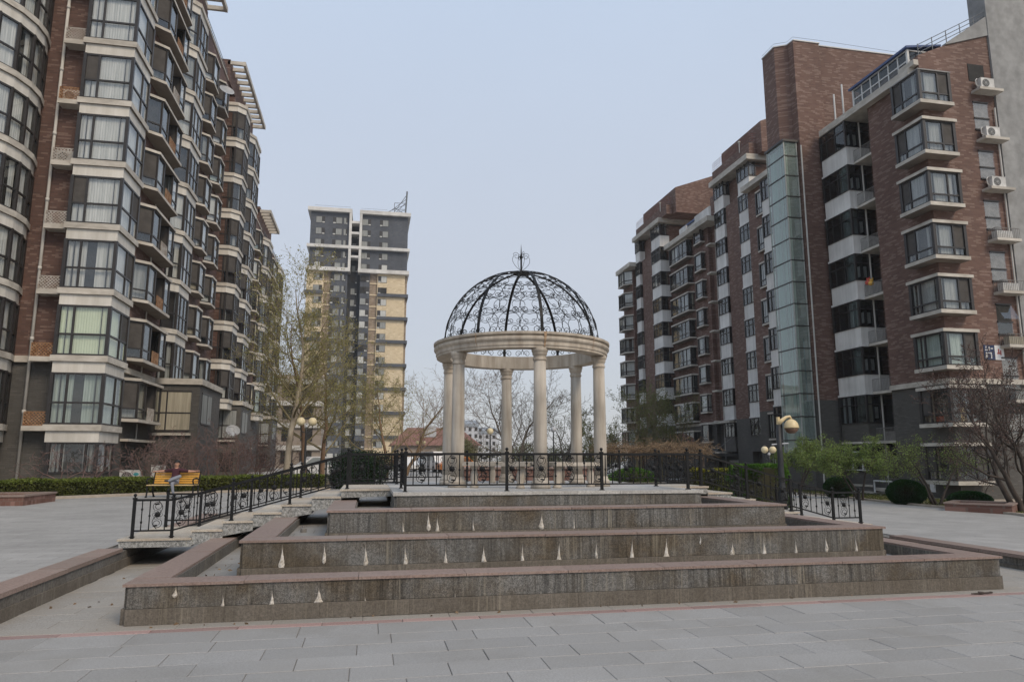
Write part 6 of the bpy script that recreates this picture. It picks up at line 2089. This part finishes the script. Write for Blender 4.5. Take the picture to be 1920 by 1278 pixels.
def hedge(name, label, path, width, z0, z1, n_per_m, size, mat, seed, top_mat=None, cat='hedge', rough=0.05):
    c = path[len(path) // 2]
    t = thing(name, (c[0], c[1], z0), label, cat)
    g = np.random.default_rng(seed)
    C, CT = [], []
    core = MB()
    for i in range(len(path) - 1):
        a, b = np.array(path[i]), np.array(path[i + 1])
        L = np.linalg.norm(b - a); u = (b - a) / L; nn = np.array([-u[1], u[0]])
        k = int(n_per_m * L)
        s = g.uniform(0, L, k); face = g.random(k)
        w_ = np.where(face < 0.36, 0.0, np.where(face < 0.46, width, g.uniform(0, width, k)))
        h = np.where(face < 0.46, g.uniform(z0 + 0.02, z1, k), z1)
        lump = rough * (np.sin(s * 2.3 + i) + np.sin(s * 5.1 + seed)) * 0.5
        w_ = w_ + g.normal(0, 0.035, k) + np.where(w_ < 0.01, lump, 0); h = h + g.normal(0, 0.022, k) + np.where(face >= 0.46, lump * 0.6, 0)
        xy = a[None, :] + u[None, :] * s[:, None] + nn[None, :] * w_[:, None]
        pts = np.column_stack([xy, h])
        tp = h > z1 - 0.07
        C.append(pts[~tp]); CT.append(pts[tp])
        p0 = a + nn * (width / 2); p1 = b + nn * (width / 2)
        core.obox(tuple(p0 - u * .05), tuple(p1 + u * .05), z0 - 0.05, z1 - 0.06, width - 0.1, 'hedge_core')
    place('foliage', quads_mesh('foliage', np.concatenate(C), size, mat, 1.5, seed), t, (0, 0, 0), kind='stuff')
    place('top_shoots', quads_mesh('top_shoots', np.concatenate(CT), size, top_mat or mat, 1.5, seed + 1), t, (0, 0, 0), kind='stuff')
    part('inner_branches', core, t)
    return t


# left: long clipped hedge
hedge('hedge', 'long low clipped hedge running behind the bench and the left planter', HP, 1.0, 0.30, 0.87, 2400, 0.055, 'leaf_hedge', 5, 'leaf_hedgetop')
# plane trees
PT = 'plane trees beside the twin-globe lamp'
tree('plane_tree', 'tall pale-barked plane tree with sparse buds, leftmost of the plane trees', (-3.76, 35.4, 0.27), 9.8, 0.175, 19, ('bark_pale', 'twig_olive', 1), ('leaf_olive', 0.055, 3.2, 1.5), PT, spread=0.95, kids=(19, 11, 8), up=0.5, wig=0.10, lean=(0.02, 0), ratio=(0.42, 0.45, 0.42), leafspread=0.04, limb_from=0.25, rmin=0.005)
tree('plane_tree', 'brown-barked plane tree with olive young leaves just right of the twin-globe lamp', (-3.05, 37.6, 0.27), 8.6, 0.13, 12, ('bark_brown', 'twig_olive', 1), ('leaf_olive', 0.05, 4.5, 1.5), PT, spread=0.95, kids=(18, 11, 8), up=0.3, wig=0.11, ratio=(0.45, 0.45, 0.42), leafspread=0.08, limb_from=0.22, rmin=0.005)
tree('plane_tree', 'leaning plane tree with a wide olive crown spreading right before the tower block', (-2.4, 39.6, 0.27), 7.4, 0.15, 13, ('bark_brown', 'twig_olive', 1), ('leaf_olive', 0.05, 5, 1.5), PT, spread=1.05, kids=(17, 11, 8), up=0.2, wig=0.12, lean=(0.14, 0), ratio=(0.55, 0.45, 0.42), leafspread=0.09, limb_from=0.2, rmin=0.005)
tree('plane_tree', 'low spreading plane tree with olive haze of leaves in front of the tower base', (1.2, 46.0, 0.27), 6.6, 0.13, 14, ('bark_brown', 'twig_olive', 1), ('leaf_olive', 0.05, 5, 1.5), PT, spread=1.05, kids=(17, 10, 8), up=0.2, wig=0.12, ratio=(0.55, 0.45, 0.42), leafspread=0.10, limb_from=0.15, rmin=0.006)
tree('bare_tree', 'bare grey tree with fine upswept twigs left of the rotunda', (2.9, 56.0, 0.26), 7.6, 0.15, 15, ('twig_dry', 'twig_dry', 1), ('leaf_plum', 0.05, 1, 1.5), None, spread=1.0, kids=(16, 10, 7), up=0.3, ratio=(0.6, 0.45, 0.4), limb_from=0.12, lean=(0.06, 0), rmin=0.007)
tree('bare_tree', 'big bare tree with several upright stems seen through the rotunda', (14.4, 68.4, 0.26), 8.8, 0.17, 16, ('twig_grey', 'twig_grey', 1), ('leaf_plum', 0.06, 1, 1.5), None, trunks=2, fork=0.14, spread=0.95, kids=(17, 10, 7), up=0.4, ratio=(0.56, 0.45, 0.4), limb_from=0.12, rmin=0.011)
tree('bare_tree', 'smaller bare tree behind the right rear rotunda column', (20.6, 74, 0.26), 6.6, 0.12, 17, ('twig_grey', 'twig_grey', 1), ('leaf_willow', 0.09, 2, 1.6), None, trunks=3, fork=0.2, spread=0.9, kids=(9, 6, 5), up=0.4, rmin=0.011)
# reddish multi-stem shrubs before the brown block
k = 0
for (x, y, h, lb) in ((-7.9, 33.6, 3.1, 'purple-red twiggy shrub just behind the seated man'), (-7.0, 35.0, 3.3, 'purple-red twiggy shrub directly right of the bench, before the grey annex'),
                      (-6.1, 36.4, 3.2, 'purple-red twiggy shrub below the second annex'), (-5.4, 38.2, 3.0, 'purple-red twiggy shrub nearest the pale plane trunk'), (-5.6, 41.5, 3.2, 'purple-red shrub deeper behind the others, below the far bay windows')):
    k += 1
    tree('twiggy_shrub', lb, (x, y, 0.28), h * 0.8, 0.035, 40 + k, ('twig_red', 'twig_red'), ('leaf_plum', 0.03, 1.5, 1.5), 'purple-red twiggy shrubs', trunks=5, fork=0.5, spread=0.9, kids=(7, 5, 3), up=0.3, ratio=(0.5, 0.5, 0.45), cat='shrub', rmin=0.005, limb_from=0.2)
tree('bare_tree', 'small crooked bare tree in front of the lowest corner bay window', (-11.2, 30.4, 0.28), 1.9, 0.06, 51, ('twig_red', 'twig_red'), None, None, trunks=2, fork=0.5, spread=1.2, kids=(7, 6, 4), up=0.1, ratio=(0.75, 0.55, 0.45), rmin=0.006, limb_from=0.2)
tree('bare_tree', 'small bare tree behind the bench between the two air conditioners', (-8.9, 32.4, 0.28), 2.0, 0.05, 52, ('twig_red', 'twig_red'), None, None, trunks=2, fork=0.4, spread=1.1, kids=(7, 6, 4), up=0.15, ratio=(0.7, 0.55, 0.45), rmin=0.006, limb_from=0.15)
# dark conifer behind the left stairs
bush('conifer_bush', 'dark green conifer bush behind the left stair handrail', (-0.5, 33.5, 1.05), (1.5, 1.1, 0.95), 16000, 0.055, 'leaf_conifer', 'shrub', None, 3, lobes=9)
# belt of hazy shrubs far behind
bush('willow_bush', 'olive green willow thicket behind the left rotunda columns', (12.0, 86, 2.0), (4.5, 3, 2.2), 7000, 0.13, 'leaf_mix', 'shrub', 'far thickets behind the rotunda', 21, lobes=14, core='twig_olive')
bush('willow_bush', 'brownish olive thicket behind the front rotunda column', (20.5, 88, 1.9), (6, 3, 2.1), 7000, 0.13, 'leaf_mix', 'shrub', 'far thickets behind the rotunda', 22, lobes=14, core='twig_olive')
bush('willow_bush', 'olive thicket between the right rotunda columns and the far brick wing', (27.0, 84, 1.7), (6, 3, 1.9), 7000, 0.13, 'leaf_mix', 'shrub', 'far thickets behind the rotunda', 23, lobes=14, core='twig_olive')
bush('brown_thicket', 'dull brown twiggy thicket low down left of the rotunda, before the red-roofed house', (4.0, 84, 1.2), (7, 2.5, 1.6), 8000, 0.14, 'twig_dry', 'shrub', None, 24, lobes=14, core='twig_dry')
# upright willows before the far wing
for i, (x, y, h, lb) in enumerate(((22.0, 56.6, 7.2, 'tall olive green willow before the far brick wing, left one of the pair'), (24.6, 57.5, 7.0, 'tall olive green willow before the far brick wing, right one of the pair'), (19.4, 58.5, 4.6, 'shorter bushy willow left of the tall pair'))):
    tree('willow_tree', lb, (x, y, -0.1), h, 0.07, 60 + i, ('twig_olive', 'twig_olive'), ('leaf_willow', 0.06, 3.5, 2.2), 'upright willows before the far wing', trunks=5, fork=0.22, spread=0.6, kids=(12, 6, 4), up=0.5, ratio=(0.35, 0.45, 0.4), leafspread=0.12, limb_from=0.15, rmin=0.008)
# dry vines on a low trellis
for i, (x0, x1, y, lb) in enumerate(((12.6, 15.4, 38.2, 'dry brown vine tangle on the trellis, part nearest the rotunda'), (15.4, 18.6, 37.4, 'denser dry brown vine tangle on the trellis before the entrance canopy'))):
    t = thing('vine_trellis', ((x0 + x1) / 2, y, 0.1), lb, 'vine', 'dry vines on the trellis')
    m = MB()
    for x in (x0 + 0.2, x1 - 0.2):
        m.box(x - .06, y - .06, -0.3, x + .06, y + .06, 2.1, 'bark_dark')
    m.box(x0, y - .05, 2.1, x1, y + .05, 2.2, 'bark_dark'); part('trellis_frame', m, t)
    g = random.Random(70 + i); m = MB()
    for q in range(420):
        a = Vector((g.uniform(x0 - .2, x1 + .2), y + g.gauss(0, .5), g.uniform(1.75, 2.35) + (0.35 * math.exp(-((i - 1) ** 2)) * math.sin((x0 + x1)) ** 2)))
        pth = [a]
        d = Vector((g.gauss(0, 1), g.gauss(0, 1), g.gauss(0, .5))).normalized()
        for s in range(4):
            d = (d + Vector((g.gauss(0, .6), g.gauss(0, .6), g.gauss(0, .4) - .15))).normalized(); a = a + d * 0.2; pth.append(a.copy())
        m.tube(pth, 0.009, 3, 'twig_dry', caps=False)
    part('vines', m, t, kind='stuff')
    place('dry_leaves', quads_mesh('dry_leaves', [(g.uniform(x0 - .2, x1 + .2), y + g.gauss(0, .5), g.gauss(2.0, .22)) for _ in range(1800)], 0.06, 'twig_dry', 1.4, 71 + i), t, kind='stuff')

# right: clipped shrubs
bush('clipped_shrub', 'big bright green flat-topped clipped shrub beside the curved lamp', (12.45, 21.4, 0.65), (0.78, 0.65, 0.78), 12000, 0.045, 'leaf_bright', 'shrub', None, 31, box=True)
hedge('hedge', 'yellow-green clipped hedge seen through the right stair railing', [(11.9, 25.3), (14.0, 24.9)], 0.9, -0.05, 1.18, 3200, 0.055, 'leaf_hedge', 32, 'leaf_yellow')
bush('shrub', 'low bright green shrub behind the right end of the platform railing', (9.9, 26.0, 0.75), (1.0, 0.7, 0.5), 4000, 0.06, 'leaf_bright', 'shrub', None, 33)
BS = 'round clipped box shrubs on the lawn strip'
bush('ball_shrub', 'smallest round clipped shrub, nearest the end of the stair handrail', (21.9, 30.6, 0.22), (0.66, 0.66, 0.52), 9000, 0.045, 'leaf_box', 'shrub', BS, 34, stem=0.15, rough=0.03)
bush('ball_shrub', 'largest round clipped shrub between two small green trees on the lawn strip', (21.1, 25.25, 0.26), (0.72, 0.72, 0.52), 11000, 0.045, 'leaf_box', 'shrub', BS, 35, stem=0.2, rough=0.03)
bush('ball_shrub', 'low wide clipped shrub behind the small red stone planter', (21.7, 22.8, 0.10), (0.72, 0.72, 0.33), 9000, 0.045, 'leaf_box', 'shrub', BS, 36, stem=0.15, rough=0.03)
ST = 'small green-leaved trees on the lawn strip'
TK = dict(trunks=3, fork=0.55, spread=1.3, kids=(9, 8, 7), up=0.05, ratio=(0.6, 0.5, 0.45), limb_from=0.62, leafspread=0.06, rmin=0.006, wig=0.13)
tree('small_tree', 'small spreading tree in fresh leaf before the glass stair shaft', (21.7, 33.6, -0.2), 2.35, 0.065, 81, ('bark_dark', 'bark_dark'), ('leaf_spring', 0.042, 9, 1.7), ST, **TK)
tree('small_tree', 'small spreading tree in fresh leaf below the white balconies', (21.4, 28.4, -0.18), 2.25, 0.065, 82, ('bark_dark', 'bark_dark'), ('leaf_spring', 0.042, 8, 1.7), ST, **TK)
tree('small_tree', 'sparser small tree with olive leaf below the lowest corner window', (21.9, 24.6, -0.2), 2.3, 0.065, 83, ('bark_dark', 'bark_dark'), ('leaf_spring', 0.038, 3, 1.7), ST, **TK)
tree('plum_tree', 'dark red-brown plum tree with many upright twigs standing by the frame-filling concrete pier', (21.9, 20.9, -0.2), 4.9, 0.11, 84, ('bark_dark', 'bark_dark'), ('leaf_plum', 0.042, 4, 1.5), None, trunks=3, fork=0.42, spread=0.75, kids=(12, 8, 6), up=0.5, ratio=(0.5, 0.45, 0.4), limb_from=0.2, leafspread=0.05)
# grass tufts on the lawn strip
g = np.random.default_rng(5)
n = 9000
y = g.uniform(17.5, 42, n); x = 21.0 + (y - 17.5) * 0.09 + g.uniform(0, 5.5, n)
gr = place('grass', quads_mesh('grass', np.column_stack([x, y, 0.19 - (x - 9.9) * 0.0349 + 0.06 + g.uniform(0, .03, n)]), 0.05, 'leaf_hedge', 1.8, 9), None, kind='stuff')
# fallen leaves in the basins
g = random.Random(99)
q = MB()
lv = quads_mesh('fallen_leaves', [(g.uniform(-3.4, -2.4), g.uniform(8.2, 12.5), 0.006) for _ in range(18)] + [(g.uniform(-1.9, -1.6), g.uniform(9.0, 11.5), 0.237) for _ in range(14)] + [(g.uniform(-3.0, 7), g.uniform(7.85, 8.0), 0.006) for _ in range(22)], 0.035, 'twig_dry', 1.5, 98, flat=1.0)
place('fallen_leaves', lv, None, kind='stuff')

# ------------------------------------------------------------------ thin spring haze
if True:
    m = MB(); m.box(-140, -60, -2.9, 160, 380, 80, 'sign_white')
    hz = part('haze', m, None)
    hm_ = bpy.data.materials.new('haze')
    hm_.use_nodes = True
    t = hm_.node_tree
    t.nodes.clear()
    o = t.nodes.new('ShaderNodeOutputMaterial')
    v = t.nodes.new('ShaderNodeVolumePrincipled')
    v.inputs['Color'].default_value = (0.9, 0.92, 0.95, 1)
    v.inputs['Density'].default_value = 0.00035
    v.inputs['Anisotropy'].default_value = 0.2
    t.links.new(v.outputs[0], o.inputs['Volume'])
    hz.data.materials.clear()
    hz.data.materials.append(hm_)
    hz['kind'] = 'stuff'
